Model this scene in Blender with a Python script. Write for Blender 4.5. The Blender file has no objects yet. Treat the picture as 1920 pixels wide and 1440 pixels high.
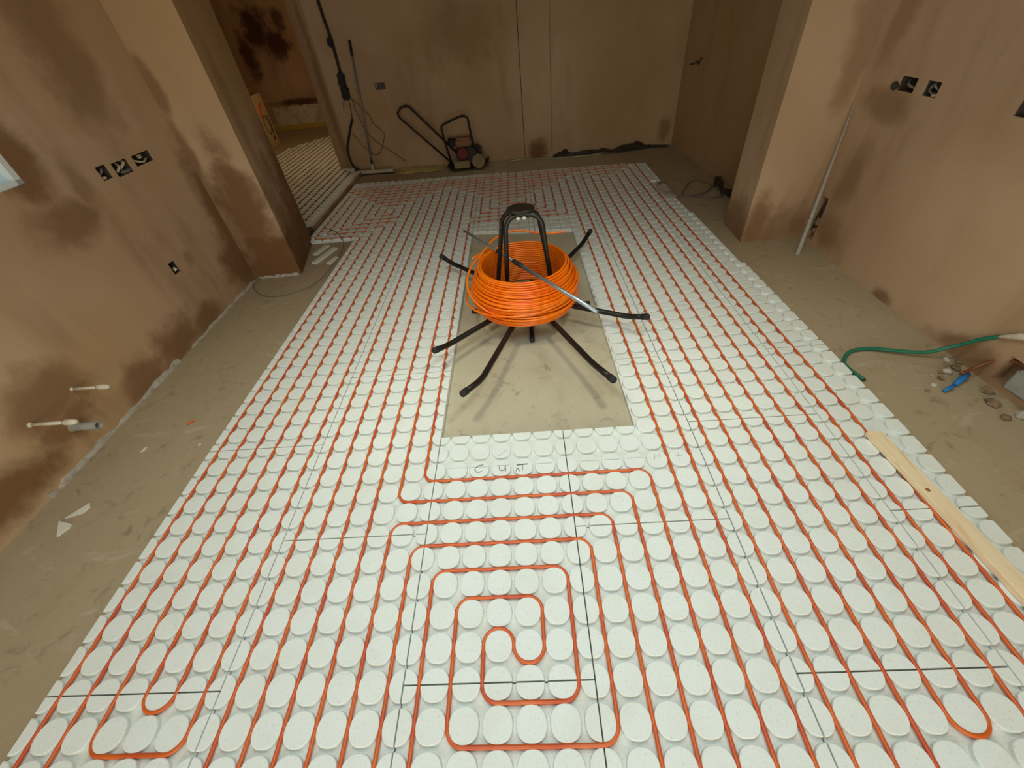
import bpy, bmesh, math, random
from mathutils import Vector, Matrix, noise as mnoise

random.seed(7)
scene = bpy.context.scene
COL = scene.collection
PI = math.pi

# ------------------------------------------------------------------ camera
CF, CX, CY, CZ = 766.964, 0.474748, -0.301269, 1.546727
PAN, TILT, ROLL = -0.0692689, 0.7373708, -0.1159957
PPX, PPY = 960.50, 709.04
fw = Vector((math.sin(PAN) * math.cos(TILT), math.cos(PAN) * math.cos(TILT), -math.sin(TILT)))
rt = Vector((math.cos(PAN), -math.sin(PAN), 0.0))
up = rt.cross(fw)
r2 = math.cos(ROLL) * rt + math.sin(ROLL) * up
u2 = -math.sin(ROLL) * rt + math.cos(ROLL) * up
cam_data = bpy.data.cameras.new('camera')
cam = bpy.data.objects.new('camera', cam_data)
COL.objects.link(cam)
M = Matrix.Identity(4)
for k in range(3):
    M[k][0], M[k][1], M[k][2] = r2[k], u2[k], -fw[k]
M[0][3], M[1][3], M[2][3] = CX, CY, CZ
cam.matrix_world = M
cam_data.sensor_fit = 'HORIZONTAL'
cam_data.sensor_width = 36.0
cam_data.lens = CF / 1920.0 * 36.0
cam_data.shift_x = -(PPX - 960.0) / 1920.0
cam_data.shift_y = (PPY - 720.0) / 1920.0
cam_data.clip_start = 0.02
scene.camera = cam

# ------------------------------------------------------------------ world, daylight, exposure
world = bpy.data.worlds.new('overcast_sky')
scene.world = world
world.use_nodes = True
bg = world.node_tree.nodes['Background']
bg.inputs[0].default_value = (0.78, 0.90, 1.0, 1)
bg.inputs[1].default_value = 0.3


def area_light(name, loc, rot, sx, sy, power, color):
    d = bpy.data.lights.new(name, 'AREA')
    d.shape = 'RECTANGLE'
    d.size, d.size_y = sx, sy
    d.energy = power
    d.color = color
    o = bpy.data.objects.new(name, d)
    o.location = loc
    o.rotation_euler = rot
    COL.objects.link(o)
    return o


# daylight entering by the glazed doors behind the camera and by the window in the left wall
area_light('daylight_patio_door', (0.45, -2.62, 1.12), (PI / 2, 0, 0), 2.9, 2.1, 56, (0.96, 0.94, 0.80))
area_light('overhead_fill', (0.45, 0.15, 2.44), (0, 0, 0), 1.5, 1.0, 22, (0.55, 0.84, 1.0))  # added unseen overhead light that lifts the near floor
area_light('daylight_window', (-2.12, 1.18, 1.62), (0, -PI / 2, 0), 0.9, 1.1, 4, (0.86, 0.97, 1.0))

vs = scene.view_settings
vs.view_transform = 'Standard'
vs.look = 'None'
vs.gamma = 1.0
vs.use_curve_mapping = False
vs.exposure = 0.0


# ------------------------------------------------------------------ materials
def srgb(r, g, b):
    def f(c):
        c /= 255.0
        return c / 12.92 if c <= 0.04045 else ((c + 0.055) / 1.055) ** 2.4
    return (f(r), f(g), f(b), 1.0)


class NT:
    def __init__(self, name, rough=0.8, metallic=0.0):
        self.m = bpy.data.materials.new(name)
        self.m.use_nodes = True
        self.t = self.m.node_tree
        self.b = self.t.nodes['Principled BSDF']
        self.b.inputs['Roughness'].default_value = rough
        self.b.inputs['Metallic'].default_value = metallic
        self.tc = self.t.nodes.new('ShaderNodeTexCoord')
        self.geo = None

    def world(self):
        self.geo = self.t.nodes.new('ShaderNodeNewGeometry')

    def n(self, typ, **kw):
        nd = self.t.nodes.new(typ)
        for k, v in kw.items():
            setattr(nd, k, v)
        return nd

    def link(self, a, b):
        self.t.links.new(a, b)

    def noise(self, scale, detail=4.0, rough=0.55, dist=0.0, coord='Object', stretch=None):
        nd = self.n('ShaderNodeTexNoise')
        nd.inputs['Scale'].default_value = scale
        nd.inputs['Detail'].default_value = detail
        nd.inputs['Roughness'].default_value = rough
        nd.inputs['Distortion'].default_value = dist
        src = self.geo.outputs['Position'] if self.geo else self.tc.outputs[coord]
        if stretch:
            mp = self.n('ShaderNodeMapping')
            mp.inputs['Scale'].default_value = stretch
            self.link(src, mp.inputs[0])
            src = mp.outputs[0]
        self.link(src, nd.inputs['Vector'])
        return nd

    def ramp(self, fac, stops):
        r = self.n('ShaderNodeValToRGB')
        e = r.color_ramp.elements
        while len(e) < len(stops):
            e.new(0.5)
        for k, (p, c) in enumerate(stops):
            e[k].position = p
            e[k].color = c
        self.link(fac, r.inputs[0])
        return r.outputs[0]

    def mix(self, fac, a, b):
        x = self.n('ShaderNodeMix', data_type='RGBA')
        if isinstance(fac, (int, float)):
            x.inputs[0].default_value = fac
        else:
            self.link(fac, x.inputs[0])
        for sock, v in ((x.inputs[6], a), (x.inputs[7], b)):
            if isinstance(v, tuple):
                sock.default_value = v
            else:
                self.link(v, sock)
        return x.outputs[2]

    def maprange(self, v, a, b, c, d, smooth=True):
        m = self.n('ShaderNodeMapRange')
        m.interpolation_type = 'SMOOTHSTEP' if smooth else 'LINEAR'
        self.link(v, m.inputs[0])
        for k, x in enumerate((a, b, c, d)):
            m.inputs[k + 1].default_value = x
        return m.outputs[0]

    def math(self, op, a, b):
        m = self.n('ShaderNodeMath', operation=op)
        for s, v in ((m.inputs[0], a), (m.inputs[1], b)):
            if isinstance(v, (int, float)):
                s.default_value = v
            else:
                self.link(v, s)
        return m.outputs[0]

    def bump(self, h, strength, dist=0.002):
        bp = self.n('ShaderNodeBump')
        bp.inputs['Strength'].default_value = strength
        bp.inputs['Distance'].default_value = dist
        self.link(h, bp.inputs['Height'])
        self.link(bp.outputs[0], self.b.inputs['Normal'])

    def color(self, c):
        if isinstance(c, tuple):
            self.b.inputs['Base Color'].default_value = c
        else:
            self.link(c, self.b.inputs['Base Color'])


def plaster(name, light, mid, stain, stains, rough=0.85, stain2=None):
    """dried pink plaster with still-damp brown patches: stains = (centre, radii, strength)"""
    w = NT(name, rough)
    big = w.noise(0.9, 3, 0.5)
    fine = w.noise(7, 6, 0.65)
    streak = w.noise(2.0, 3, 0.6, 0.3, stretch=(1.6, 1.6, 0.35))
    c = w.ramp(big.outputs[0], [(0.34, mid), (0.64, light)])
    c = w.mix(w.maprange(streak.outputs[0], 0.5, 0.75, 0, 0.40), c, stain)
    c = w.mix(w.maprange(fine.outputs[0], 0.45, 0.8, 0, 0.22), c, mid)
    hue = w.noise(0.55, 3, 0.5, 0.6)
    c = w.mix(w.maprange(hue.outputs[0], 0.46, 0.64, 0, 0.55), c, srgb(184, 148, 100))
    dn = w.noise(4.2, 5, 0.65)
    sub = w.n('ShaderNodeVectorMath', operation='SUBTRACT')
    w.link(dn.outputs[1], sub.inputs[0])
    sub.inputs[1].default_value = (0.5, 0.5, 0.5)
    scl = w.n('ShaderNodeVectorMath', operation='SCALE')
    w.link(sub.outputs[0], scl.inputs[0])
    scl.inputs['Scale'].default_value = 1.7
    tot = None
    for (cc, rr, st) in stains:
        a = w.n('ShaderNodeVectorMath', operation='SUBTRACT')
        w.link(w.tc.outputs['Object'], a.inputs[0])
        a.inputs[1].default_value = cc
        b = w.n('ShaderNodeVectorMath', operation='MULTIPLY')
        w.link(a.outputs[0], b.inputs[0])
        b.inputs[1].default_value = tuple(1.0 / r for r in rr)
        d = w.n('ShaderNodeVectorMath', operation='ADD')
        w.link(b.outputs[0], d.inputs[0])
        w.link(scl.outputs[0], d.inputs[1])
        ln = w.n('ShaderNodeVectorMath', operation='LENGTH')
        w.link(d.outputs[0], ln.inputs[0])
        f = w.maprange(ln.outputs['Value'], 0.40, 1.22, st, 0.0)
        tot = f if tot is None else w.math('MAXIMUM', tot, f)
    if tot is not None:
        c = w.mix(tot, c, stain2 or stain)
    w.color(c)
    h = w.noise(30, 5, 0.6)
    w.bump(h.outputs[0], 0.25, 0.004)
    return w.m


P_LIGHT, P_MID, P_STAIN = srgb(200, 170, 138), srgb(180, 147, 113), srgb(130, 94, 58)
P_STAIN2 = srgb(124, 86, 50)
MAT = {}
X9 = 9.0
MAT['plaster_left'] = plaster('plaster_left', P_LIGHT, P_MID, P_STAIN, [
    ((-1.93, 1.12, 0.33), (X9, 0.24, 0.17), 0.75), ((-1.93, 1.10, 0.16), (X9, 0.18, 0.10), 0.8),
    ((-1.93, 0.72, 0.10), (X9, 0.34, 0.12), 0.95), ((-1.93, 1.58, 0.03), (X9, 0.20, 0.16), 0.8),
    ((-1.93, 1.93, 0.06), (X9, 0.28, 0.17), 0.85), ((-1.93, 2.24, 0.02), (X9, 0.20, 0.12), 0.8),
    ((-1.9, 2.95, 0.15), (X9, 0.32, 0.30), 0.9), ((-1.9, 2.98, 0.55), (X9, 0.16, 0.55), 0.85),
    ((-1.9, 1.86, 0.90), (X9, 0.22, 0.14), 0.75), ((-1.9, 1.82, 1.22), (X9, 0.16, 0.22), 0.9),
    ((-1.9, 2.45, 1.62), (X9, 0.22, 0.55), 0.55), ((-1.9, 2.06, 1.02), (X9, 0.06, 0.16), 0.5),
    ((-1.9, 2.42, 0.42), (X9, 0.05, 0.06), 0.4)], stain2=P_STAIN2)
MAT['plaster_pier_left'] = plaster('plaster_pier_left', P_LIGHT, P_MID, P_STAIN, [
    ((-1.66, 2.96, 0.12), (0.48, X9, 0.42), 1.0), ((-1.70, 2.96, 0.52), (0.20, X9, 0.50), 0.9),
    ((-1.88, 2.96, 0.95), (0.05, X9, 0.30), 0.7), ((-1.86, 2.96, 1.33), (0.06, X9, 0.20), 0.7),
    ((-1.58, 3.25, 0.15), (X9, 0.6, 0.45), 0.75), ((-1.56, 3.15, 1.0), (X9, 0.10, 0.8), 0.35)],
    stain2=P_STAIN2)
MAT['plaster_right'] = plaster('plaster_right', P_LIGHT, P_MID, P_STAIN, [
    ((2.7, 2.60, 0.92), (X9, 0.26, 0.10), 0.55), ((2.7, 2.62, 0.50), (X9, 0.14, 0.25), 0.5),
    ((2.7, 2.62, 0.12), (X9, 0.20, 0.14), 0.55), ((2.7, 1.94, -0.01), (X9, 0.10, 0.06), 0.8),
    ((2.7, 1.25, 0.02), (X9, 0.35, 0.09), 0.7), ((2.7, 2.75, 1.35), (X9, 0.10, 0.35), 0.4)],
    stain2=P_STAIN2)
MAT['plaster_pier_right'] = plaster('plaster_pier_right', P_LIGHT, P_MID, P_STAIN, [
    ((2.32, 2.88, 0.10), (0.11, X9, 0.26), 0.8), ((2.24, 3.05, 0.05), (X9, 0.4, 0.22), 0.7),
    ((2.62, 2.88, 1.24), (0.12, X9, 0.45), 0.5), ((2.42, 2.88, 0.06), (0.14, X9, 0.08), 0.55)],
    stain2=P_STAIN2)
MAT['plaster_back'] = plaster('plaster_back', P_LIGHT, P_MID, P_STAIN, [
    ((0.75, 5.9, 0.05), (0.17, X9, 0.19), 0.95), ((2.42, 5.9, 0.15), (0.10, X9, 0.14), 0.6),
    ((-0.1, 5.9, 1.4), (0.5, X9, 0.4), 0.35), ((-1.95, 6.1, 0.9), (0.06, X9, 1.1), 0.5)], stain2=P_STAIN2)
MAT['plaster_far'] = plaster('plaster_far', P_LIGHT, P_MID, P_STAIN, [
    ((-4.35, 10, 1.62), (0.36, X9, 0.42), 1.0), ((-4.0, 10, 1.38), (0.28, X9, 0.32), 1.0),
    ((-3.86, 10, 1.72), (0.16, X9, 0.22), 0.9), ((-4.66, 10, 1.2), (0.18, X9, 0.45), 0.95),
    ((-4.0, 10, 0.43), (0.7, X9, 0.07), 0.9), ((-3.35, 10, 1.0), (0.22, X9, 1.0), 0.6)], stain2=srgb(84, 48, 24))


def concrete(name, a, b, c, sc=1.0):
    w = NT(name, 0.82)
    n1 = w.noise(1.3 * sc, 5, 0.6, 0.4)
    n2 = w.noise(6 * sc, 6, 0.65, 0.5, stretch=(1.0, 0.5, 1))
    n3 = w.noise(40, 4, 0.6)
    col = w.ramp(n1.outputs[0], [(0.32, a), (0.68, b)])
    col = w.mix(w.maprange(n2.outputs[0], 0.52, 0.74, 0, 0.65), col, c)
    sx = w.n('ShaderNodeSeparateXYZ')
    w.link(w.tc.outputs['Object'], sx.inputs[0])
    nd = w.noise(2.2, 4, 0.6)
    ax = w.n('ShaderNodeMath', operation='ABSOLUTE')
    w.link(w.math('SUBTRACT', sx.outputs[0], 0.45), ax.inputs[0])
    dm = w.math('ADD', ax.outputs[0], w.math('MULTIPLY', w.math('SUBTRACT', nd.outputs[0], 0.5), 0.9))
    col = w.mix(w.maprange(dm, 0.75, 1.7, 0, 0.75), col, srgb(168, 147, 116))
    n4 = w.noise(11 * sc, 5, 0.7, 0.8)
    col = w.mix(w.maprange(n4.outputs[0], 0.55, 0.72, 0, 0.55), col, srgb(120, 98, 74))
    n5 = w.noise(3.0 * sc, 6, 0.7, 1.6, stretch=(1.0, 2.4, 1))
    col = w.mix(w.maprange(n5.outputs[0], 0.56, 0.70, 0, 0.40), col, srgb(206, 196, 174))
    w.color(col)
    hh = w.math('ADD', w.math('MULTIPLY', n2.outputs[0], 1.2), w.math('MULTIPLY', n3.outputs[0], 0.35))
    w.bump(hh, 0.5, 0.006)
    return w.m


MAT['slab'] = concrete('concrete_slab', srgb(188, 178, 152), srgb(202, 194, 168), srgb(170, 156, 128))


def simple(name, col, rough=0.6, metallic=0.0, var=0.0, scale=20.0, dark=None, bump=0.0, bscale=80.0):
    w = NT(name, rough, metallic)
    if var > 0:
        nz = w.noise(scale, 4, 0.6)
        d = dark or tuple(x * 0.55 for x in col[:3]) + (1.0,)
        w.color(w.mix(w.maprange(nz.outputs[0], 0.40, 0.70, 0, var), col, d))
    else:
        w.color(col)
    if bump > 0:
        w.bump(w.noise(bscale, 4, 0.6).outputs[0], bump, 0.002)
    return w.m


def board_material():
    w = NT('gypsum_fibre_board', 0.75)
    w.world()
    n1 = w.noise(5, 4, 0.55)
    n2 = w.noise(160, 3, 0.7, stretch=(1, 0.6, 1))
    n3 = w.noise(60, 5, 0.6)
    c = w.mix(w.maprange(n1.outputs[0], 0.4, 0.7, 0, 0.35), srgb(238, 244, 240), srgb(228, 228, 216))
    c = w.mix(w.maprange(n2.outputs[0], 0.56, 0.76, 0, 0.50), c, srgb(172, 172, 160))
    w.color(c)
    h = w.math('ADD', n2.outputs[0], w.math('MULTIPLY', n3.outputs[0], 0.6))
    w.bump(h, 0.6, 0.0016)
    return w.m


MAT['board'] = board_material()


def channel_material():
    w = NT('gypsum_fibre_board_channel', 0.8)
    w.world()
    vor = w.n('ShaderNodeTexVoronoi')
    vor.inputs['Scale'].default_value = 190
    w.link(w.geo.outputs['Position'], vor.inputs['Vector'])
    n1 = w.noise(18, 4, 0.6)
    c = w.mix(w.maprange(n1.outputs[0], 0.35, 0.7, 0, 0.55), srgb(236, 239, 233), srgb(220, 217, 204))
    c = w.mix(w.maprange(vor.outputs[0], 0.0, 0.35, 0.35, 0.0), c, srgb(196, 186, 168))
    w.color(c)
    w.bump(vor.outputs[0], 0.6, 0.002)
    return w.m


MAT['channel'] = channel_material()


def pipe_material(name, col, dark, rough):
    w = NT(name, rough)
    nz = w.noise(6, 3, 0.6)
    w.color(w.mix(w.maprange(nz.outputs[0], 0.38, 0.66, 0, 1.0), col, dark))
    w.b.inputs['Coat Weight'].default_value = 0.15
    w.b.inputs['Coat Roughness'].default_value = 0.2
    return w.m


MAT['pipe'] = pipe_material('orange_pex', srgb(222, 104, 34), srgb(206, 80, 34), 0.42)
MAT['coil'] = pipe_material('orange_pex_new', srgb(255, 130, 6), srgb(252, 114, 2), 0.16)
MAT['pipe_far'] = pipe_material('shaded_orange_pex', srgb(128, 66, 40), srgb(96, 52, 36), 0.5)  # orange pipe darkened: far-room shade is put into its colour
MAT['black'] = simple('black_powder_coat', srgb(24, 21, 20), 0.38, 0.0, 0.4, 30, srgb(40, 30, 26))
MAT['rubber'] = simple('black_rubber', srgb(34, 34, 34), 0.7)
MAT['chrome'] = simple('bright_bolt', srgb(225, 222, 210), 0.2, 0.9)
MAT['steel'] = simple('silver_pole', srgb(170, 182, 190), 0.32, 0.75)
MAT['galv'] = simple('galvanised_steel', srgb(150, 150, 148), 0.5, 0.5, 0.5, 25)
MAT['metal_dark'] = simple('dusty_metal_box', srgb(96, 88, 80), 0.6, 0.3, 0.7, 60, srgb(40, 34, 30))
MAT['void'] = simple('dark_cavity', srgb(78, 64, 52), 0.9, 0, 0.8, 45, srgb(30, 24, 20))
MAT['wire_white'] = simple('pale_cable', srgb(190, 176, 146), 0.5)
MAT['wire_grey'] = simple('grey_cable', srgb(120, 108, 92), 0.5)
MAT['wire_dark'] = simple('black_cable', srgb(26, 24, 22), 0.5)
MAT['wire_brown'] = simple('brown_cable', srgb(120, 70, 48), 0.5)
MAT['white_plastic'] = simple('white_pipe_plastic', srgb(228, 220, 200), 0.4, 0, 0.5, 40, srgb(190, 170, 140))
MAT['grey_plastic'] = simple('grey_waste_plastic', srgb(160, 158, 150), 0.5, 0, 0.3, 20)
MAT['upvc'] = simple('white_window_frame', srgb(226, 230, 228), 0.35, 0, 0.2, 8, srgb(200, 208, 206))
MAT['foam'] = simple('pale_edging_foam', srgb(196, 188, 176), 0.85, 0, 0.6, 25, srgb(150, 136, 120), 0.5, 60)
MAT['pencil'] = simple('pencil_graphite', srgb(90, 92, 92), 0.6)
MAT['pencil_faint'] = simple('pencil_graphite_faint', srgb(172, 172, 164), 0.6)
MAT['green'] = simple('green_hose', srgb(28, 120, 92), 0.4, 0, 0.5, 20, srgb(20, 84, 70))
MAT['blue'] = simple('blue_tape', srgb(30, 124, 196), 0.5)
MAT['red'] = simple('red_engine_paint', srgb(124, 26, 24), 0.55, 0, 0.7, 40, srgb(66, 18, 16))
MAT['cream_metal'] = simple('cream_guard', srgb(150, 132, 96), 0.6, 0, 0.5, 18, srgb(112, 94, 66))
MAT['engine'] = simple('grimy_engine', srgb(70, 58, 48), 0.6, 0.3, 0.7, 40)
MAT['frame_tube'] = simple('brown_black_tube', srgb(44, 30, 24), 0.5, 0.2)
MAT['card'] = simple('white_card', srgb(225, 205, 160), 0.7, 0, 0.25, 6)
MAT['brown_card'] = simple('brown_card', srgb(150, 112, 74), 0.8, 0, 0.3, 8)
MAT['threshold'] = simple('stained_upstand', srgb(176, 150, 132), 0.8, 0, 0.8, 3, srgb(150, 92, 66))
MAT['orange_print'] = simple('orange_print', srgb(225, 96, 24), 0.6)
MAT['ink'] = simple('dark_print', srgb(60, 44, 34), 0.6)
MAT['yellow_film'] = simple('yellow_film', srgb(206, 190, 120), 0.25, 0, 0.5, 14, srgb(160, 146, 92))
MAT['dark_film'] = simple('dark_plastic_sheet', srgb(62, 56, 50), 0.4, 0, 0.6, 16, srgb(30, 26, 24))
MAT['chalk'] = simple('old_white_wall_paint', srgb(226, 216, 194), 0.85, 0, 0.7, 9, srgb(170, 150, 120), 0.5, 30)
MAT['yellow_strip'] = simple('yellow_edge_insulation', srgb(206, 178, 80), 0.8, 0, 0.4, 12)
MAT['rubble'] = simple('plaster_rubble', srgb(150, 126, 98), 0.9, 0, 0.8, 20, srgb(84, 62, 44), 0.8, 40)
MAT['offcut'] = simple('board_offcut', srgb(226, 226, 212), 0.8)
MAT['beige_tool'] = simple('beige_squeegee', srgb(200, 188, 160), 0.6, 0, 0.3, 20)
w = NT('filmed_window_glass', 0.5)
w.color(srgb(230, 238, 238))
tr = w.n('ShaderNodeBsdfTranslucent')
tr.inputs[0].default_value = srgb(235, 244, 246)
mx = w.n('ShaderNodeMixShader')
mx.inputs[0].default_value = 0.7
w.link(w.b.outputs[0], mx.inputs[1])
w.link(tr.outputs[0], mx.inputs[2])
w.link(mx.outputs[0], w.t.nodes['Material Output'].inputs[0])
MAT['frosted'] = w.m
MAT['ceiling'] = simple('ceiling_paint', srgb(214, 196, 170), 0.9)
MAT['bulb'] = NT('lamp_glow').m


def wood_material():
    w = NT('pine_batten', 0.6)
    n1 = w.noise(9, 4, 0.6, 0.6, stretch=(6, 0.35, 6))
    c = w.ramp(n1.outputs[0], [(0.3, srgb(238, 212, 170)), (0.5, srgb(248, 228, 192)), (0.72, srgb(222, 186, 134))])
    w.color(c)
    w.bump(n1.outputs[0], 0.2, 0.002)
    return w.m


MAT['wood'] = wood_material()
MAT['knot'] = simple('pine_knot', srgb(150, 104, 60), 0.6)


# ------------------------------------------------------------------ mesh helpers
def link(o, parent=None):
    COL.objects.link(o)
    if parent is not None:
        o.parent = parent
    return o


def obj(name, bm, mat, parent=None, smooth=False):
    me = bpy.data.meshes.new(name)
    bmesh.ops.recalc_face_normals(bm, faces=bm.faces)
    bm.to_mesh(me)
    bm.free()
    for mm in (mat if isinstance(mat, list) else [mat]):
        me.materials.append(MAT[mm] if isinstance(mm, str) else mm)
    if smooth:
        for p in me.polygons:
            p.use_smooth = True
    return link(bpy.data.objects.new(name, me), parent)


def tag(o, label, cat, group=None):
    o['label'] = label
    o['category'] = cat
    if group:
        o['group'] = group
    return o


def thing(name, label, cat, loc=(0, 0, 0), group=None):
    o = bpy.data.objects.new(name, None)
    o.empty_display_size = 0.1
    o.location = loc
    COL.objects.link(o)
    return tag(o, label, cat, group)


def part(name, bm, mat, parent, smooth=False):
    """a mesh given in world coordinates, parented to an (unrotated) thing"""
    off = Vector((0, 0, 0))
    p = parent
    while p is not None:
        off += p.location
        p = p.parent
    bmesh.ops.translate(bm, verts=bm.verts, vec=-off)
    return obj(name, bm, mat, parent, smooth)


def struct(name, bm, mat, label=None):
    o = obj(name, bm, mat)
    o['kind'] = 'structure'
    if label:
        o['label'] = label
    return o


def box(bm, c, s, rot=None):
    m = Matrix.Translation(c)
    if rot is not None:
        m = m @ rot
    vs_ = []
    for dx in (-.5, .5):
        for dy in (-.5, .5):
            for dz in (-.5, .5):
                vs_.append(bm.verts.new(m @ Vector((dx * s[0], dy * s[1], dz * s[2]))))
    for f in ((0, 1, 3, 2), (4, 6, 7, 5), (0, 4, 5, 1), (2, 3, 7, 6), (0, 2, 6, 4), (1, 5, 7, 3)):
        bm.faces.new([vs_[k] for k in f])
    return vs_


def prism(bm, poly, z0, z1):
    a = [bm.verts.new((x, y, z0)) for x, y in poly]
    b = [bm.verts.new((x, y, z1)) for x, y in poly]
    n = len(poly)
    bm.faces.new(a[::-1])
    bm.faces.new(b)
    for k in range(n):
        bm.faces.new([a[k], a[(k + 1) % n], b[(k + 1) % n], b[k]])


def tube(bm, pts, r, seg=10, caps=True, closed=False):
    pts = [Vector(p) for p in pts]
    q = [pts[0]]
    for p in pts[1:]:
        if (p - q[-1]).length > 1e-5:
            q.append(p)
    pts = q
    n = len(pts)
    rad = r if isinstance(r, (list, tuple)) else [r] * n
    rings = []
    nrm = None
    for k in range(n):
        if k == 0:
            t = pts[1] - pts[0]
        elif k == n - 1:
            t = pts[-1] - pts[-2]
        else:
            t = (pts[k + 1] - pts[k]).normalized() + (pts[k] - pts[k - 1]).normalized()
        if t.length < 1e-9:
            t = pts[k] - pts[k - 1]
        t.normalize()
        if nrm is None:
            nrm = t.orthogonal().normalized()
        else:
            nrm = (nrm - t * nrm.dot(t))
            if nrm.length < 1e-6:
                nrm = t.orthogonal()
            nrm.normalize()
        bn = t.cross(nrm)
        rings.append([bm.verts.new(pts[k] + rad[k] * (math.cos(2 * PI * a / seg) * nrm + math.sin(2 * PI * a / seg) * bn)) for a in range(seg)])
    for k in range(n - 1):
        for a in range(seg):
            bm.faces.new([rings[k][a], rings[k][(a + 1) % seg], rings[k + 1][(a + 1) % seg], rings[k + 1][a]])
    if caps:
        bm.faces.new(rings[0][::-1])
        bm.faces.new(rings[-1])


def smooth_pts(pts, sub=6):
    """Catmull-Rom through the points"""
    P = [Vector(p) for p in pts]
    P = [2 * P[0] - P[1]] + P + [2 * P[-1] - P[-2]]
    out = []
    for k in range(1, len(P) - 2):
        for s in range(sub):
            t = s / sub
            a, b, c, d = P[k - 1], P[k], P[k + 1], P[k + 2]
            out.append(0.5 * ((2 * b) + (c - a) * t + (2 * a - 5 * b + 4 * c - d) * t * t + (3 * b - a - 3 * c + d) * t ** 3))
    out.append(P[-2])
    return out


def lathe(bm, prof, c, seg=24, axis='z'):
    rings = []
    for r, h in prof:
        ring = []
        for a in range(seg):
            u, v = r * math.cos(2 * PI * a / seg), r * math.sin(2 * PI * a / seg)
            p = {'z': (u, v, h), 'x': (h, u, v), 'y': (u, h, v)}[axis]
            ring.append(bm.verts.new((c[0] + p[0], c[1] + p[1], c[2] + p[2])))
        rings.append(ring)
    for k in range(len(rings) - 1):
        for a in range(seg):
            bm.faces.new([rings[k][a], rings[k][(a + 1) % seg], rings[k + 1][(a + 1) % seg], rings[k + 1][a]])
    bm.faces.new(rings[0][::-1])
    bm.faces.new(rings[-1])


def rounded(nodes, r, step=0.5):
    """polyline with rounded corners -> list of 2-D points"""
    out = [Vector(nodes[0])]
    n = len(nodes)
    for k in range(1, n):
        a, b = Vector(nodes[k - 1]), Vector(nodes[k])
        if k < n - 1:
            c = Vector(nodes[k + 1])
            d1, d2 = (b - a), (c - b)
            rr = min(r, d1.length / 2, d2.length / 2)
            e1, e2 = d1.normalized(), d2.normalized()
            s = b - e1 * rr
            L = (s - out[-1]).length
            m = max(1, int(L / step))
            s0 = out[-1].copy()
            for q in range(1, m + 1):
                out.append(s0.lerp(s, q / m))
            cen = s + e2 * rr
            for q in range(1, 9):
                t = q / 8 * PI / 2
                out.append(cen - e2 * rr * math.cos(t) + e1 * rr * math.sin(t))
        else:
            L = (b - out[-1]).length
            m = max(1, int(L / step))
            s0 = out[-1].copy()
            for q in range(1, m + 1):
                out.append(s0.lerp(b, q / m))
    return out


# ------------------------------------------------------------------ the room shell
ZF = -0.035          # slab level; stud tops of the boards are at z = 0
ZC = 2.45


def wall(name, A, B, thick, z0, z1, holes, mat, label, depth=0.06):
    """room-side face from A to B (room on the left of A->B), holes = (s0,s1,z0,z1,through) in metres along A->B"""
    A, B = Vector((A[0], A[1], 0)), Vector((B[0], B[1], 0))
    L = (B - A).length
    e = (B - A) / L
    nrm = Vector((e.y, -e.x, 0))          # away from the room
    P = lambda s, z, d: A + e * s + nrm * d + Vector((0, 0, z))
    S = sorted({0.0, L} | {h[0] for h in holes} | {h[1] for h in holes})
    Z = sorted({z0, z1} | {h[2] for h in holes} | {h[3] for h in holes})
    bm = bmesh.new()
    quad = lambda *p: bm.faces.new([bm.verts.new(x) for x in p])

    def inside(s, z):
        for h in holes:
            if h[0] < s < h[1] and h[2] < z < h[3]:
                return h
    for a, b in zip(S, S[1:]):
        for c, d in zip(Z, Z[1:]):
            h = inside((a + b) / 2, (c + d) / 2)
            if h is None:
                quad(P(a, c, 0), P(b, c, 0), P(b, d, 0), P(a, d, 0))
            if h is None or not h[4]:
                quad(P(a, c, thick), P(a, d, thick), P(b, d, thick), P(b, c, thick))
    for h in holes:
        a, b, c, d, thr = h
        dd = thick if thr else depth
        quad(P(a, c, 0), P(a, c, dd), P(b, c, dd), P(b, c, 0))
        quad(P(a, d, 0), P(b, d, 0), P(b, d, dd), P(a, d, dd))
        quad(P(a, c, 0), P(a, d, 0), P(a, d, dd), P(a, c, dd))
        quad(P(b, c, 0), P(b, c, dd), P(b, d, dd), P(b, d, 0))
        if not thr:
            quad(P(a, c, dd), P(b, c, dd), P(b, d, dd), P(a, d, dd))
    quad(P(0, z0, 0), P(0, z1, 0), P(0, z1, thick), P(0, z0, thick))
    quad(P(L, z0, 0), P(L, z0, thick), P(L, z1, thick), P(L, z1, 0))
    quad(P(0, z1, 0), P(L, z1, 0), P(L, z1, thick), P(0, z1, thick))
    quad(P(0, z0, 0), P(0, z0, thick), P(L, z0, thick), P(L, z0, 0))
    bmesh.ops.remove_doubles(bm, verts=bm.verts, dist=1e-5)
    return struct(name, bm, mat, label), (lambda s, z, d: P(s, z, d))


# floor slab (both rooms)
bm = bmesh.new()
prism(bm, [(-6.2, -2.9), (3.1, -2.9), (3.1, 6.6), (-1.9, 6.6), (-1.9, 10.4), (-6.2, 10.4)], ZF - 0.15, ZF)
struct('floor', bm, 'slab', 'dusty bare concrete floor slab around the boards')
bm = bmesh.new()
for (xa, xb, ya, yb) in ((-6.2, -0.30, -2.9, 10.4), (1.20, 3.1, -2.9, 6.6), (-0.30, 1.20, -2.9, -0.35), (-0.30, 1.20, 0.65, 6.6)):
    prism(bm, [(xa, ya), (xb, ya), (xb, yb), (xa, yb)], ZC, ZC + 0.12)
bmesh.ops.remove_doubles(bm, verts=bm.verts, dist=1e-5)
struct('ceiling', bm, 'ceiling', 'plain ceiling above the room')

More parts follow.
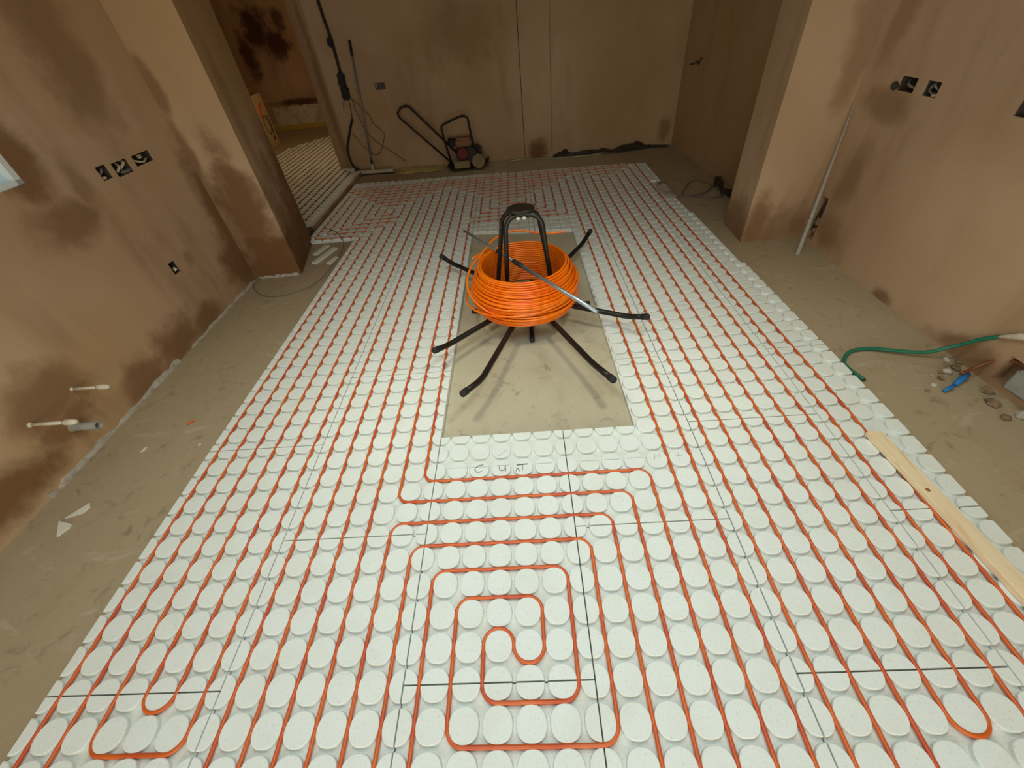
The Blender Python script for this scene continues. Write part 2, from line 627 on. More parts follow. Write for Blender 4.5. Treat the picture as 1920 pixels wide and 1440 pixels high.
# left wall: two straight lengths (kept as one line), room on the +x side => run from far to near
LA, LB = (-1.888, 2.960), (-1.945, -2.75)
eL = (Vector(LB) - Vector(LA))
sL = lambda y: (LA[1] - y) * eL.length / (LA[1] - LB[1])
LW_HOLES = [(sL(1.81), sL(0.55), 1.112, 2.12, True),
            (sL(2.288), sL(2.210), 1.000, 1.072, False),
            (sL(2.452), sL(2.322), 0.988, 1.062, False),
            (sL(2.655), sL(2.492), 1.000, 1.060, False),
            (sL(2.304), sL(2.240), 0.390, 0.470, False)]
# wall() has the room on the left of A->B when nrm=(e.y,-e.x) points away; far->near gives nrm=-x
_, PLW = wall('wall_left', LA, LB, 0.22, ZF, ZC, LW_HOLES, 'plaster_left', 'pink plastered left wall with damp brown patches')

# left pier: front face, slanted reveal, back
bm = bmesh.new()
prism(bm, [(-1.888, 2.959), (-1.480, 2.974), (-1.635, 3.674), (-2.6, 3.70), (-2.6, 2.955)], ZF, ZC)
struct('wall_left_pier', bm, 'plaster_pier_left', 'plastered pier ending the left wall beside the opening')

# right wall
RA, RB = (2.745, -2.75), (2.692, 2.892)
sR = lambda y: y - RA[1]
RW_HOLES = [(sR(2.445), sR(2.570), 0.987, 1.056, False), (sR(2.282), sR(2.380), 0.987, 1.056, False),
            (sR(1.62), sR(1.835), 0.985, 1.055, False),
            (sR(2.735), sR(2.835), 0.0, 0.315, False), (sR(0.72), sR(1.16), 0.0, 0.14, False)]
_, PRW = wall('wall_right', RA, RB, 0.2, ZF, ZC, RW_HOLES, 'plaster_right', 'pink plastered right wall with open socket cut-outs')
bm = bmesh.new()
prism(bm, [(2.226, 2.884), (2.226 + 0.466, 2.890), (2.95, 2.89), (2.95, 3.27), (2.242, 3.268)], ZF, ZC)
struct('wall_right_pier', bm, 'plaster_pier_right', 'plastered pier projecting from the right wall')
bm = bmesh.new()
prism(bm, [(2.665, 3.25), (2.552, 5.92), (2.9, 5.92), (2.9, 3.25)], ZF, ZC)
struct('wall_recess', bm, 'plaster_back', 'shaded plaster side wall of the recess behind the right pier')

# back wall with angled return at the opening
bm = bmesh.new()
prism(bm, [(-1.865, 6.03), (0.575, 5.905), (2.75, 5.905), (2.75, 6.2), (-1.9, 6.32), (-2.115, 6.20)], ZF, ZC)
struct('wall_back', bm, 'plaster_back', 'dim plastered back wall')
bm = bmesh.new()
prism(bm, [(0.578, 5.878), (0.938, 5.876), (0.938, 5.95), (0.578, 5.95)], ZF, ZC)
o = struct('trim_1', bm, 'plaster_back', 'flat boxed plaster strip on the back wall with a damp foot')
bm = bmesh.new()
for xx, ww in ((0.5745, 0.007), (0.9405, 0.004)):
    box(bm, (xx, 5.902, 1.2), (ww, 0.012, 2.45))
obj('shade_line', bm, 'void', o)  # thin dark strips stand in for the shadow lines beside the boxed strip
# wall behind the camera with glazed doorway
bm = bmesh.new()
box(bm, (-1.60, -2.85, 1.2), (1.2, 0.2, 2.55))
box(bm, (2.55, -2.85, 1.2), (1.2, 0.2, 2.55))
box(bm, (0.48, -2.85, 2.33), (3.1, 0.2, 0.32))
struct('wall_rear', bm, 'plaster_right', 'plastered wall behind the camera with glazed doors')
bm = bmesh.new()
for x in (-0.98, 0.44, 0.52, 1.93):
    box(bm, (x, -2.82, 1.07), (0.07, 0.07, 2.15))
for z in (0.0, 2.13):
    box(bm, (0.475, -2.82, z), (2.9, 0.07, 0.07))
d1 = struct('door_1', bm, 'upvc', 'white framed glazed doors behind the camera')

# far room walls
bm = bmesh.new()
prism(bm, [(-6.2, 9.95), (-1.9, 9.95), (-1.9, 10.2), (-6.2, 10.2)], ZF, ZC)
struct('wall_far_room', bm, 'plaster_far', 'far room wall with a large dark damp patch')
bm = bmesh.new()
prism(bm, [(-2.0, 6.21), (-1.88, 6.28), (-1.88, 9.96), (-2.0, 9.96)], ZF, ZC)
prism(bm, [(-6.2, 2.9), (-2.55, 2.9), (-2.55, 3.68), (-6.2, 3.68)], ZF, ZC)
prism(bm, [(-6.3, 2.9), (-6.1, 2.9), (-6.1, 10.2), (-6.3, 10.2)], ZF, ZC)
struct('wall_far_room_sides', bm, 'plaster_far', 'side walls of the room beyond the opening')

# window in the left wall
bm = bmesh.new()
def lw_box(s0, s1, z0, z1, d0, d1):
    vs_ = [bm.verts.new(PLW(s, z, d)) for s in (s0, s1) for z in (z0, z1) for d in (d0, d1)]
    for f in ((0, 1, 3, 2), (4, 6, 7, 5), (0, 4, 5, 1), (2, 3, 7, 6), (0, 2, 6, 4), (1, 5, 7, 3)):
        bm.faces.new([vs_[k] for k in f])
a, b = sL(1.81), sL(0.55)
for (s0, s1, z0, z1) in ((a, b, 1.112, 1.135), (a, b, 2.04, 2.12), (a, a + 0.03, 1.112, 2.12), (b - 0.08, b, 1.112, 2.12), ((a + b) / 2 - .04, (a + b) / 2 + .04, 1.112, 2.12)):
    lw_box(s0, s1, z0, z1, 0.004, 0.07)
w1 = struct('window_1', bm, 'upvc', 'white window frame corner in the left wall')
bm = bmesh.new()
lw_box(a + 0.02, b - 0.02, 1.125, 2.08, 0.045, 0.05)
obj('pane', bm, 'frosted', w1)

# ------------------------------------------------------------------ castellated boards
def L(i, j):
    s = 1.0 - 0.00115 * min(max(j - 10.0, 0.0), 30.0)
    return (0.1 * i * s, 0.1 * (j - 0.006 * max(0.0, j - 10.0)))


STUD_H = 0.0155
NEAR_SEG, FAR_SEG = 24, 12


def stud_bm(seg, clips):
    bm = bmesh.new()
    rings = []
    for r, z in ((0.0460, -STUD_H - 0.001), (0.0450, -0.0035), (0.0442, -0.0010), (0.0424, 0.0)):
        ring = []
        for k in range(seg):
            t = 2 * PI * (k + 0.5) / seg
            c, s = math.cos(t), math.sin(t)
            q = (abs(c) ** 2.35 + abs(s) ** 2.35) ** (-1 / 2.35)
            ring.append(bm.verts.new((r * q * c, r * q * s, z)))
        rings.append(ring)
    for k in range(3):
        for a in range(seg):
            bm.faces.new([rings[k][a], rings[k][(a + 1) % seg], rings[k + 1][(a + 1) % seg], rings[k + 1][a]])
    bm.faces.new(rings[-1])
    bm.faces.new(rings[0][::-1])
    for (px, py, nx, ny) in clips:
        g = bm.verts[:] + bm.edges[:] + bm.faces[:]
        res = bmesh.ops.bisect_plane(bm, geom=g, plane_co=(px, py, 0), plane_no=(nx, ny, 0), clear_outer=True)
        ed = [x for x in res['geom_cut'] if isinstance(x, bmesh.types.BMEdge)]
        if ed:
            bmesh.ops.holes_fill(bm, edges=ed, sides=0)
        if not bm.faces:
            break
    return bm


_stud_cache = {}


def stud_mesh(seg, clips):
    key = (seg, tuple(tuple(round(v, 4) for v in c) for c in clips))
    if key not in _stud_cache:
        bm = stud_bm(seg, clips)
        if not bm.faces:
            _stud_cache[key] = None
        else:
            bmesh.ops.recalc_face_normals(bm, faces=bm.faces)
            me = bpy.data.meshes.new('stud')
            bm.to_mesh(me)
            me.materials.append(MAT['board'])
            _stud_cache[key] = me
        bm.free()
    return _stud_cache[key]


GAP = 0.024
HOLE = dict(x0=0.0, x1=9.5, y0=10.0)
hole_top = lambda i: 35.05 - 0.135 * i
edge_top = lambda i: 52.85 - 0.065 * i
stud_total = 0


def line_clip(f, i, j, keep_below):
    """clip by the line y=f(x) around lattice point (i,j), in metres relative to the stud centre"""
    m = f(i + 1) - f(i)
    n = Vector((-m, 1.0)).normalized()
    d = (f(i) - j) * 0.1
    return (0.0, d, n.x, n.y) if keep_below else (0.0, d, -n.x, -n.y)


def make_board(x0, x1, y0, y1, label, group, studs='parts', poly=None, marks=None, skip=None):
    """a board occupying lattice rectangle x0..x1, y0..y1 (poly overrides the outline)"""
    global stud_total
    cx_, cy_ = L((x0 + x1) / 2, (y0 + y1) / 2)
    root = thing('heating_board', label, 'floor board', (cx_, cy_, ZF), group)
    P = poly or [(x0 + GAP, y0 + GAP), (x1 - GAP, y0 + GAP), (x1 - GAP, y1 - GAP), (x0 + GAP, y1 - GAP)]
    bm = bmesh.new()
    prism(bm, [L(*q) for q in P], ZF + 0.001, -STUD_H)
    part('base_sheet', bm, 'channel', root)
    verts, faces = [], []
    for i in range(math.floor(x0), math.ceil(x1) + 1):
        for j in range(math.floor(y0), math.ceil(y1) + 1):
            clips = []
            if i - x0 < 0.5:
                clips.append(((x0 + GAP - i) * 0.1, 0, -1, 0))
            if x1 - i < 0.5:
                clips.append(((x1 - GAP - i) * 0.1, 0, 1, 0))
            if j - y0 < 0.5:
                clips.append((0, (y0 + GAP - j) * 0.1, 0, -1))
            if y1 - j < 0.5:
                clips.append((0, (y1 - GAP - j) * 0.1, 0, 1))
            if abs(edge_top(i) - j) < 0.55:
                clips.append(line_clip(edge_top, i, j, True))
            elif j > edge_top(i):
                continue
            # the rectangular cut-out
            if HOLE['x0'] <= i <= HOLE['x1'] and j >= HOLE['y0'] - 0.5 and j <= hole_top(i) + 0.5 and x1 > 0.5 and x0 < 9.4:
                if j <= HOLE['y0'] + 0.5:
                    clips.append((0, (HOLE['y0'] - GAP - j) * 0.1, 0, 1))
                elif j > hole_top(i) - 0.5:
                    clips.append(line_clip(hole_top, i, j, False))
                else:
                    continue
            if skip and skip(i, j):
                continue
            far = studs != 'parts'
            me = stud_mesh(FAR_SEG if far else NEAR_SEG, clips)
            if me is None:
                continue
            x, y = L(i, j)
            if far:
                b0 = len(verts)
                verts += [(v.co.x + x - cx_, v.co.y + y - cy_, v.co.z - ZF) for v in me.vertices]
                faces += [[b0 + k for k in p.vertices] for p in me.polygons]
            else:
                o = bpy.data.objects.new('stud', me)
                o.location = (x - cx_, y - cy_, -ZF)
                link(o, root)
            stud_total += 1
    if verts:
        me = bpy.data.meshes.new('studs')
        me.from_pydata(verts, [], faces)
        me.materials.append(MAT['board'])
        o = link(bpy.data.objects.new('studs', me), root)
        o['kind'] = 'stuff'
    return root


ORD = ['first', 'second', 'third', 'fourth', 'fifth', 'sixth', 'seventh', 'eighth']
COLS = [(-12, -6, 0, 'leftmost column'), (-6, 0, 5, 'second column from the left'), (0, 6, 0, 'centre column'),
        (6, 12, 5, 'column just right of centre'), (12, 18, 0, 'second column from the right'), (18, 21.25, 5, 'narrow rightmost column')]
BOARDS = {}
for ci, (x0, x1, off, cname) in enumerate(COLS):
    seams = [s for s in range(-10 + off, 70, 10)]
    num = 0
    for a, b in zip(seams, seams[1:]):
        y0, y1 = max(a, -5), b
        mid = (x0 + x1) / 2
        if y1 <= -2.2 or y0 > edge_top(mid) - 0.8:
            continue
        poly = None
        xx1 = x1
        if ci == 5:
            xx1 = x1 if y1 <= 26 else (21.0 if y1 <= 36 else 20.75)
        y1c = y1
        top = edge_top(mid)
        if y1 > top:
            y1c = top
            poly = [(x0 + GAP, y0 + GAP), (xx1 - GAP, y0 + GAP), (xx1 - GAP, edge_top(xx1)), (x0 + GAP, edge_top(x0))]
        if ci == 2:
            if 10 <= y0 and y1 <= 30:
                continue
            if y0 == 30:
                poly = [(x0 + GAP, hole_top(x0)), (x1 - GAP, hole_top(x1)), (x1 - GAP, y1 - GAP), (x0 + GAP, y1 - GAP)]
        if ci == 3:
            h = HOLE['x1']
            if y0 == 5:
                poly = [(x0 + GAP, y0 + GAP), (x1 - GAP, y0 + GAP), (x1 - GAP, y1 - GAP), (h, y1 - GAP), (h, 10 - GAP), (x0 + GAP, 10 - GAP)]
            elif y0 in (15,):
                poly = [(h, y0 + GAP), (x1 - GAP, y0 + GAP), (x1 - GAP, y1 - GAP), (h, y1 - GAP)]
            elif y0 == 25:
                poly = [(h, y0 + GAP), (x1 - GAP, y0 + GAP), (x1 - GAP, y1 - GAP), (x0 + GAP, y1 - GAP), (x0 + GAP, hole_top(x0)), (h, hole_top(h))]
        num += 1
        skip = None
        if ci == 5 and y0 == 35:
            poly = [(x0 + GAP, y0 + GAP), (21.0, y0 + GAP), (20.9, 39.3), (19.75, 41.2), (20.3, 44.2), (20.6, y1 - GAP), (x0 + GAP, y1 - GAP)]
            skip = lambda i, j: i >= 20 and 39.5 < j < 44.2
        studs = 'parts' if (y0 + y1c) / 2 < 33 else 'far'
        lab = 'white studded floor heating board, %s, %s from the front' % (cname, ORD[num - 1])
        r = make_board(x0, xx1, y0, y1c + (0.6 if poly and y1 > top else 0), lab, 'studded floor heating boards', studs, poly, skip=skip)
        BOARDS[(ci, a)] = r
# boards in the mouth of the opening on the left
for n, (y0, y1) in enumerate(((36.15, 45), (45, 53.9))):
    poly = [(-17.15, y0 + GAP), (-12 - GAP, y0 + GAP), (-12 - GAP, min(y1 - GAP, edge_top(-12) + 5)), (-17.15, y1 - GAP)]
    make_board(-17.15, -12, y0, y1, 'white studded heating board at the threshold of the opening, %s' % ('nearer one' if n == 0 else 'farther one'),
               'studded floor heating boards', 'far', poly)

# boards of the room beyond the opening
fr_top = lambda x: 86.6 + (x + 31) * 1.55
num = 0
for x0 in (-24, -30, -36, -42):
    for y0 in (37, 47, 57, 67, 77):
        x1, y1 = x0 + 6, y0 + 10
        if x0 == -24:
            x1 = -17.6
        if fr_top(x1) < y0 + 1.2 or (x0 == -30 and y0 < 47) or (x0 == -36 and y0 < 57) or x0 == -42:
            continue
        cx_, cy_ = (x0 + x1) / 20, (y0 + y1) / 20
        num += 1
        root = thing('heating_board', 'white studded heating board in the room beyond the opening', 'floor board', (cx_, cy_, ZF), 'heating boards in the far room')
        P = [(x0 + GAP, y0 + GAP), (x1 - GAP, y0 + GAP)]
        P += [(x1 - GAP, min(y1 - GAP, fr_top(x1)))]
        if fr_top(x0) < y1 - GAP and fr_top(x1) > y1 - GAP:
            P += [(x0 + (y1 - GAP - fr_top(x0)) / 1.55, y1 - GAP)]
        yl = min(y1 - GAP, fr_top(x0))
        if yl > y0 + 0.1:
            P += [(x0 + GAP, yl)]
        bm = bmesh.new()
        prism(bm, [(x * 0.1, y * 0.1) for x, y in P], ZF + 0.001, -STUD_H)
        part('base_sheet', bm, 'channel', root)
        verts, faces = [], []
        me = stud_mesh(FAR_SEG, [])
        for i in range(x0, int(math.ceil(x1))):
            for j in range(y0, y1):
                if j + 1.0 > fr_top(i + 0.5) or i + 0.95 > x1:
                    continue
                b0 = len(verts)
                verts += [(v.co.x + (i + 0.5) * 0.1 - cx_, v.co.y + (j + 0.5) * 0.1 - cy_, v.co.z - ZF) for v in me.vertices]
                faces += [[b0 + k for k in p.vertices] for p in me.polygons]
        if verts:
            m2 = bpy.data.meshes.new('studs')
            m2.from_pydata(verts, [], faces)
            m2.materials.append(MAT['board'])
            o = link(bpy.data.objects.new('studs', m2), root)
            o['kind'] = 'stuff'

# pencilled setting-out marks on the board in front of the cut-out
MARKS = {
    'C': [[0.218, 0.82], [0.2, 0.818], [0.185, 0.807], [0.179, 0.795], [0.186, 0.784], [0.199, 0.781], [0.213, 0.785]],
    'U': [[0.292, 0.811], [0.293, 0.793], [0.298, 0.784], [0.308, 0.783], [0.318, 0.788], [0.32, 0.809], [0.322, 0.779]],
    'n': [[0.369, 0.776], [0.372, 0.788], [0.378, 0.789], [0.384, 0.775]],
    'T1': [[0.373, 0.808], [0.397, 0.81], [0.421, 0.811]], 'T2': [[0.399, 0.807], [0.398, 0.778]]}
FAINT = {'slash': [[0.284, 0.862], [0.328, 0.897]], 'l1': [[0.062, 0.811], [0.138, 0.81]], 'l2': [[0.161, 0.809], [0.238, 0.808]],
         'l3': [[0.262, 0.811], [0.338, 0.81]], 'l4': [[0.462, 0.809], [0.536, 0.809]]}
FAINT2 = {'l5': [[0.663, 0.808], [0.737, 0.808]], 'l6': [[0.762, 0.808], [0.837, 0.808]], 'l7': [[0.864, 0.809], [0.937, 0.810]],
          'H1': [[0.995, 0.826], [0.989, 0.795]], 'H2': [[0.991, 0.811], [1.017, 0.812]], 'H3': [[1.019, 0.828], [1.012, 0.798]],
          'P1': [[1.082, 0.807], [1.115, 0.808]], 'P2': [[1.101, 0.826], [1.092, 0.787]]}


def strokes(d, w):
    bm = bmesh.new()
    for k, pts in d.items():
        ww = w * (1.9 if k == 'T1' else 1)
        for a, b in zip(pts, pts[1:]):
            a, b = Vector((*a, 0.0006)), Vector((*b, 0.0006))
            v = b - a
            ang = math.atan2(v.y, v.x)
            box(bm, (a + b) / 2, (v.length + ww * 0.6, ww, 0.0012), Matrix.Rotation(ang, 4, 'Z'))
    return bm


b0 = BOARDS[(2, 0)]
p_ = part('pencil_lettering', strokes(MARKS, 0.0026), 'pencil', b0)
p_['label'] = 'pencilled letters C U nT'
part('pencil_line', strokes(FAINT, 0.0014), 'pencil_faint', b0)
part('pencil_line', strokes(FAINT2, 0.0016), 'pencil_faint', BOARDS[(3, 5)])

# ------------------------------------------------------------------ orange heating pipes in the channels
PIPE_R, PIPE_Z = 0.0066, -0.0046
BOT = -4.0


def pipe(nodes, label, step=0.5, warp=True, r=PIPE_R, mat='pipe', name='heating_pipe', group='orange heating pipes in the channels'):
    pts = rounded(nodes, 0.5, step)
    P3 = []
    for k, q in enumerate(pts):
        x, y = L(q.x, q.y) if warp else (q.x * 0.1, q.y * 0.1)
        jx, jy = mnoise.noise((x * 9, y * 9, 1.3)) * 0.0012, mnoise.noise((x * 9, y * 9, 7.7)) * 0.0012
        P3.append((x + jx, y + jy, PIPE_Z + 0.0008 * mnoise.noise((x * 5, y * 5, 3.1))))
    bm = bmesh.new()
    tube(bm, P3, r, 10)
    return tag(obj(name, bm, mat, None, True), label, 'pipe', group)


pipe([(-0.5, BOT), (-0.5, 4.5), (6.5, 4.5), (6.5, -1.5), (1.5, -1.5), (1.5, 2.5), (4.5, 2.5), (4.5, 0.5), (3.5, 0.5), (3.5, 1.5),
      (2.5, 1.5), (2.5, -0.5), (5.5, -0.5), (5.5, 3.5), (0.5, 3.5), (0.5, BOT)],
     'orange pipe wound into the square double spiral in the foreground')
pipe([(-1.5, BOT), (-1.5, 5.5), (7.5, 5.5), (7.5, BOT)], 'orange pipe arching just over the foreground spiral')
pipe([(8.5, BOT), (8.5, 6.5), (-1.5, 6.5), (-1.5, 46.5), (8.5, 46.5), (8.5, 38.5), (-0.5, 38.5), (-0.5, 45.5), (7.5, 45.5), (7.5, 39.5),
      (0.5, 39.5), (0.5, 44.5), (6.5, 44.5), (6.5, 40.5), (1.5, 40.5), (1.5, 43.5), (5.5, 43.5), (5.5, 41.5), (2.5, 41.5), (2.5, 42.5), (4.4, 42.5)],
     'orange pipe crossing second below the cut-out and spiralling behind the reel')
pipe([(9.5, BOT), (9.5, 7.5), (-0.5, 7.5), (-0.5, 37.5), (9.5, 37.5), (9.5, 47.5), (-2.5, 47.5), (-2.5, BOT)],
     'orange pipe hugging the front and left edge of the cut-out')
pipe([(-3.5, BOT), (-3.5, 48.5), (10.5, 48.5), (10.5, BOT)], 'orange pipe passing just right of the cut-out and looping behind it')
pipe([(-11.5, BOT), (-11.5, 36.5), (-16.5, 36.5), (-16.5, 49.5), (11.5, 49.5), (11.5, BOT)],
     'outermost orange pipe along the left edge, turning into the opening')
pipe([(-10.5, BOT), (-10.5, 37.5), (-15.5, 37.5), (-15.5, 48.5), (-4.5, 48.5), (-4.5, BOT)],
     'second orange pipe in from the left edge of the boards')
pipe([(-5.5, BOT), (-5.5, 47.5), (-14.5, 47.5), (-14.5, 38.5), (-9.5, 38.5), (-9.5, -1.5), (-6.5, -1.5), (-6.5, 46.5), (-13.5, 46.5), (-13.5, 39.5),
      (-8.5, 39.5), (-8.5, -0.5), (-7.5, -0.5), (-7.5, 45.5), (-12.5, 45.5), (-12.5, 40.5), (-8.5, 40.5), (-8.5, 44.5), (-11.5, 44.5), (-11.5, 41.5),
      (-9.5, 41.5), (-9.5, 43.5), (-10.5, 43.5), (-10.5, 42.4)],
     'orange pipe with the nested U turns at the bottom left')
pipe([(14.5, BOT), (14.5, 47.5), (15.5, 47.5), (15.5, -1.5), (16.5, -1.5), (16.5, 48.5), (13.5, 48.5), (13.5, BOT)],
     'orange pipe with the single U turn at the bottom right')
pipe([(12.5, BOT), (12.5, 49.5), (17.5, 49.5), (17.5, BOT)], 'orange pipe along the seam two columns right of the cut-out')
pipe([(18.5, BOT), (18.5, 50.5), (-17.1, 50.5)], 'second orange pipe in from the right edge beside the pine batten')
pipe([(19.5, BOT), (19.5, 51.4), (-17.1, 51.4)], 'outermost orange pipe on the right, passing under the pine batten')


def serpentine(xs, y0f, y1f):
    nodes = []
    for k, x in enumerate(xs):
        a, b = (y0f(x), y1f(x)) if k % 2 == 0 else (y1f(x), y0f(x))
        nodes += [(x, a), (x, b)]
    return nodes


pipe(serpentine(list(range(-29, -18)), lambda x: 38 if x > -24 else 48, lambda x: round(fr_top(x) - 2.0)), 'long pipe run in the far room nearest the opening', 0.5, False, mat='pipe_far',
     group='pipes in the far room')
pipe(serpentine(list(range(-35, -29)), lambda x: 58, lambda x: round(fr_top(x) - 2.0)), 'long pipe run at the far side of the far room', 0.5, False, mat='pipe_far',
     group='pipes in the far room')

# threshold strip between the rooms
bm = bmesh.new()
box(bm, (-1.712, 4.88, -0.012), (0.018, 2.22, 0.040))
tag(obj('threshold_strip', bm, 'threshold'), 'narrow brown upstand along the threshold of the opening', 'strip')
bm = bmesh.new()
box(bm, (-1.69, 3.80, 0.005), (0.045, 0.15, 0.075), Matrix.Rotation(0.25, 4, 'Z'))
tag(obj('wood_offcut', bm, 'engine'), 'small dark block at the foot of the left pier', 'offcut')

# ------------------------------------------------------------------ pipe decoiler with its coil
RC = Vector((0.485, 2.10, 0.0))
reel = thing('pipe_decoiler', 'black steel pipe reel stand with splayed arms in the cut-out', 'reel', (RC.x, RC.y, ZF))
bm = bmesh.new()
lathe(bm, [(0.030, -0.012), (0.030, 0.062), (0.055, 0.066), (0.055, 0.10), (0.02, 0.104)], (RC.x, RC.y, 0), 20)
part('hub', bm, 'black', reel, False)
for (x, y) in ((0.484, 1.750), (0.077, 2.145), (0.898, 2.130), (0.525, 2.540)):
    bm = bmesh.new()
    e = Vector((x, y, -0.018))
    c0 = Vector((RC.x, RC.y, -0.006))
    tube(bm, [c0, c0.lerp(e, 0.8), c0.lerp(e, 0.93)], 0.0145, 14)
    leg = part('foot', bm, 'black', reel, True)
    bm = bmesh.new()
    tube(bm, [c0.lerp(e, 0.86), c0.lerp(e, 0.99), e], [0.0165, 0.0165, 0.0145], 14)
    part('end_cap', bm, 'rubber', leg, True)
ARMS = [([0.122, 1.145, 0.15], [0.203, 1.287, 0.105]), ([0.865, 1.17, 0.15], [0.796, 1.352, 0.105]),
        ([1.157, 1.678, 0.15], [1.075, 1.756, 0.105]), ([1.015, 2.925, 0.15], [0.935, 2.801, 0.105]),
        ([-0.176, 2.702, 0.15], [-0.1, 2.661, 0.105]), ([-0.068, 1.509, 0.15], [-0.017, 1.605, 0.105])]
for tip, bend in ARMS:
    tip, bend = Vector(tip), Vector(bend)
    d = Vector((bend.x - RC.x, bend.y - RC.y, 0)).normalized()
    c0 = Vector((RC.x, RC.y, 0.082)) + d * 0.035
    b1 = c0.lerp(bend, 0.93)
    b2 = bend.lerp(tip, 0.35)
    pts = [c0, c0.lerp(bend, 0.5), b1]
    for k in range(1, 6):
        t = k / 6
        pts.append(b1 * (1 - t) ** 2 + bend * 2 * t * (1 - t) + b2 * t * t)
    pts += [b2, tip]
    bm = bmesh.new()
    tube(bm, pts, 0.0165, 14)
    arm = part('arm', bm, 'black', reel, True)
    bm = bmesh.new()
    dd = (tip - b2).normalized()
    tube(bm, [tip - dd * 0.035, tip + dd * 0.004, tip + dd * 0.008], [0.0188, 0.0188, 0.016], 14)
    part('end_cap', bm, 'rubber', arm, True)
for y, l0, l1, r1, r0 in ((2.06, 0.272, 0.352, 0.575, 0.655), (1.965, 0.345, 0.376, 0.588, 0.640)):
    pts = [(l0, y, 0.09), ((l0 + l1) / 2, y, 0.36), (l1, y, 0.60)]
    for k in range(1, 8):
        t = k / 8 * PI / 2
        pts.append((l1 + 0.075 * (1 - math.cos(t)), y + (2.012 - y) * 0.35 * math.sin(t), 0.60 + 0.085 * math.sin(t)))
    for k in range(8, -1, -1):
        t = k / 8 * PI / 2
        pts.append((r1 - 0.075 * (1 - math.cos(t)), y + (2.012 - y) * 0.35 * math.sin(t), 0.60 + 0.085 * math.sin(t)))
    pts += [((r0 + r1) / 2, y, 0.36), (r0, y, 0.09)]
    bm = bmesh.new()
    tube(bm, pts, 0.0138, 14)
    part('guide_hoop', bm, 'black', reel, True)
bm = bmesh.new()
lathe(bm, [(0.074, 0.0), (0.080, 0.004), (0.080, 0.012), (0.072, 0.018)], (0, 0, 0), 28)
bmesh.ops.scale(bm, verts=bm.verts, vec=(1.0, 0.86, 1.0))
bmesh.ops.translate(bm, verts=bm.verts, vec=(0.468, 2.012, 0.697))
plate = part('top_plate', bm, 'black', reel)
for dx in (-0.016, 0.018):
    bm = bmesh.new()
    lathe(bm, [(0.010, 0), (0.010, 0.009), (0.006, 0.012), (0.006, 0.02)], (0.468 + dx, 1.945, 0.679), 8, 'y')
    part('bolt', bm, 'chrome', plate)

# the coil of pipe resting on the arms
CC = Vector((0.460, 2.025, 0))
rnd = random.Random(3)
pts = []
ring = []
LAY = [(0.262, 0.112, 0.392), (0.2755, 0.114, 0.384), (0.289, 0.117, 0.352), (0.3025, 0.121, 0.325), (0.316, 0.127, 0.298), (0.329, 0.142, 0.272)]
SEG = 44
ang = 2.2
first = True
for li, (r, za, zb) in enumerate(LAY):
    turns = int((zb - za) / 0.0131)
    amp = 0.0006 + 0.0024 * li
    prev = (0.0, 0.0, 0.0, 1.0)
    for t in range(turns):
        cur = (rnd.uniform(-amp, amp), rnd.uniform(0, 6.28), rnd.uniform(-amp * 0.7, amp * 1.3), rnd.uniform(0, 6.28))
        for s in range(SEG):
            f = s / SEG
            w = f * f * (3 - 2 * f)
            ta, tb = (za, zb) if li % 2 == 0 else (zb, za)
            zz = ta + (tb - ta) * (t + f) / turns
            th = ang + 2 * PI * (t + f)
            zt = (prev[0] * math.sin(th + prev[1])) * (1 - w) + (cur[0] * math.sin(th + cur[1])) * w
            rr = r + prev[2] * (1 - w) + cur[2] * w
            zz += zt * 2.2 + 0.004 * math.sin(th - 1.0) * (0 if li < 2 else 1)
            pts.append((CC.x + rr * math.cos(th), CC.y + rr * math.sin(th), zz))
        prev = cur
    ang += 2 * PI * turns
# a slack outer loop on the left and the free end lifting at the back
th0 = ang
for s in range(1, int(SEG * 1.1)):
    th = th0 + 2 * PI * s / SEG
    u = s / SEG
    bul = math.exp(-((math.cos(th) + 0.95) / 0.55) ** 2)
    pts.append((CC.x + (0.335 + 0.045 * bul) * math.cos(th), CC.y + (0.335 + 0.02 * bul) * math.sin(th), 0.15 + 0.19 * min(u, 1.0) + 0.01 * math.sin(th)))
last = Vector(pts[-1])
tail = [last, (0.20, 2.18, 0.40), (0.30, 2.30, 0.432), (0.42, 2.35, 0.445), (0.54, 2.33, 0.432), (0.64, 2.31, 0.425), (0.745, 2.30, 0.43)]
bm = bmesh.new()
coil_pts = [Vector(p) for p in pts]
tube(bm, coil_pts, 0.0064, 8)
coil = tag(part('pipe_coil', bm, 'coil', None, True) if False else obj('pipe_coil', bm, 'coil', None, True),
           'bright orange coil of new pipe stacked on the reel stand', 'pipe coil')
bm = bmesh.new()
tail2 = [(0.185, 2.13, 0.375), (0.225, 2.215, 0.40), (0.30, 2.30, 0.432), (0.42, 2.35, 0.445), (0.54, 2.33, 0.432), (0.64, 2.31, 0.425), (0.745, 2.30, 0.43)]
tube(bm, smooth_pts(tail2, 8), 0.0064, 10)
obj('free_end', bm, 'coil', coil, True)
# slack loop at the left
bm = bmesh.new()
sl = []
for k in range(0, 30):
    th = 2.45 + k / 29 * 2.35
    sl.append((CC.x + (0.300 + 0.065 * math.sin(PI * k / 29)) * math.cos(th), CC.y + (0.300 + 0.040 * math.sin(PI * k / 29)) * math.sin(th), 0.395 - 0.275 * (k / 29) ** 1.0))
tube(bm, sl, 0.0064, 10)
obj('slack_loop', bm, 'coil', coil, True)

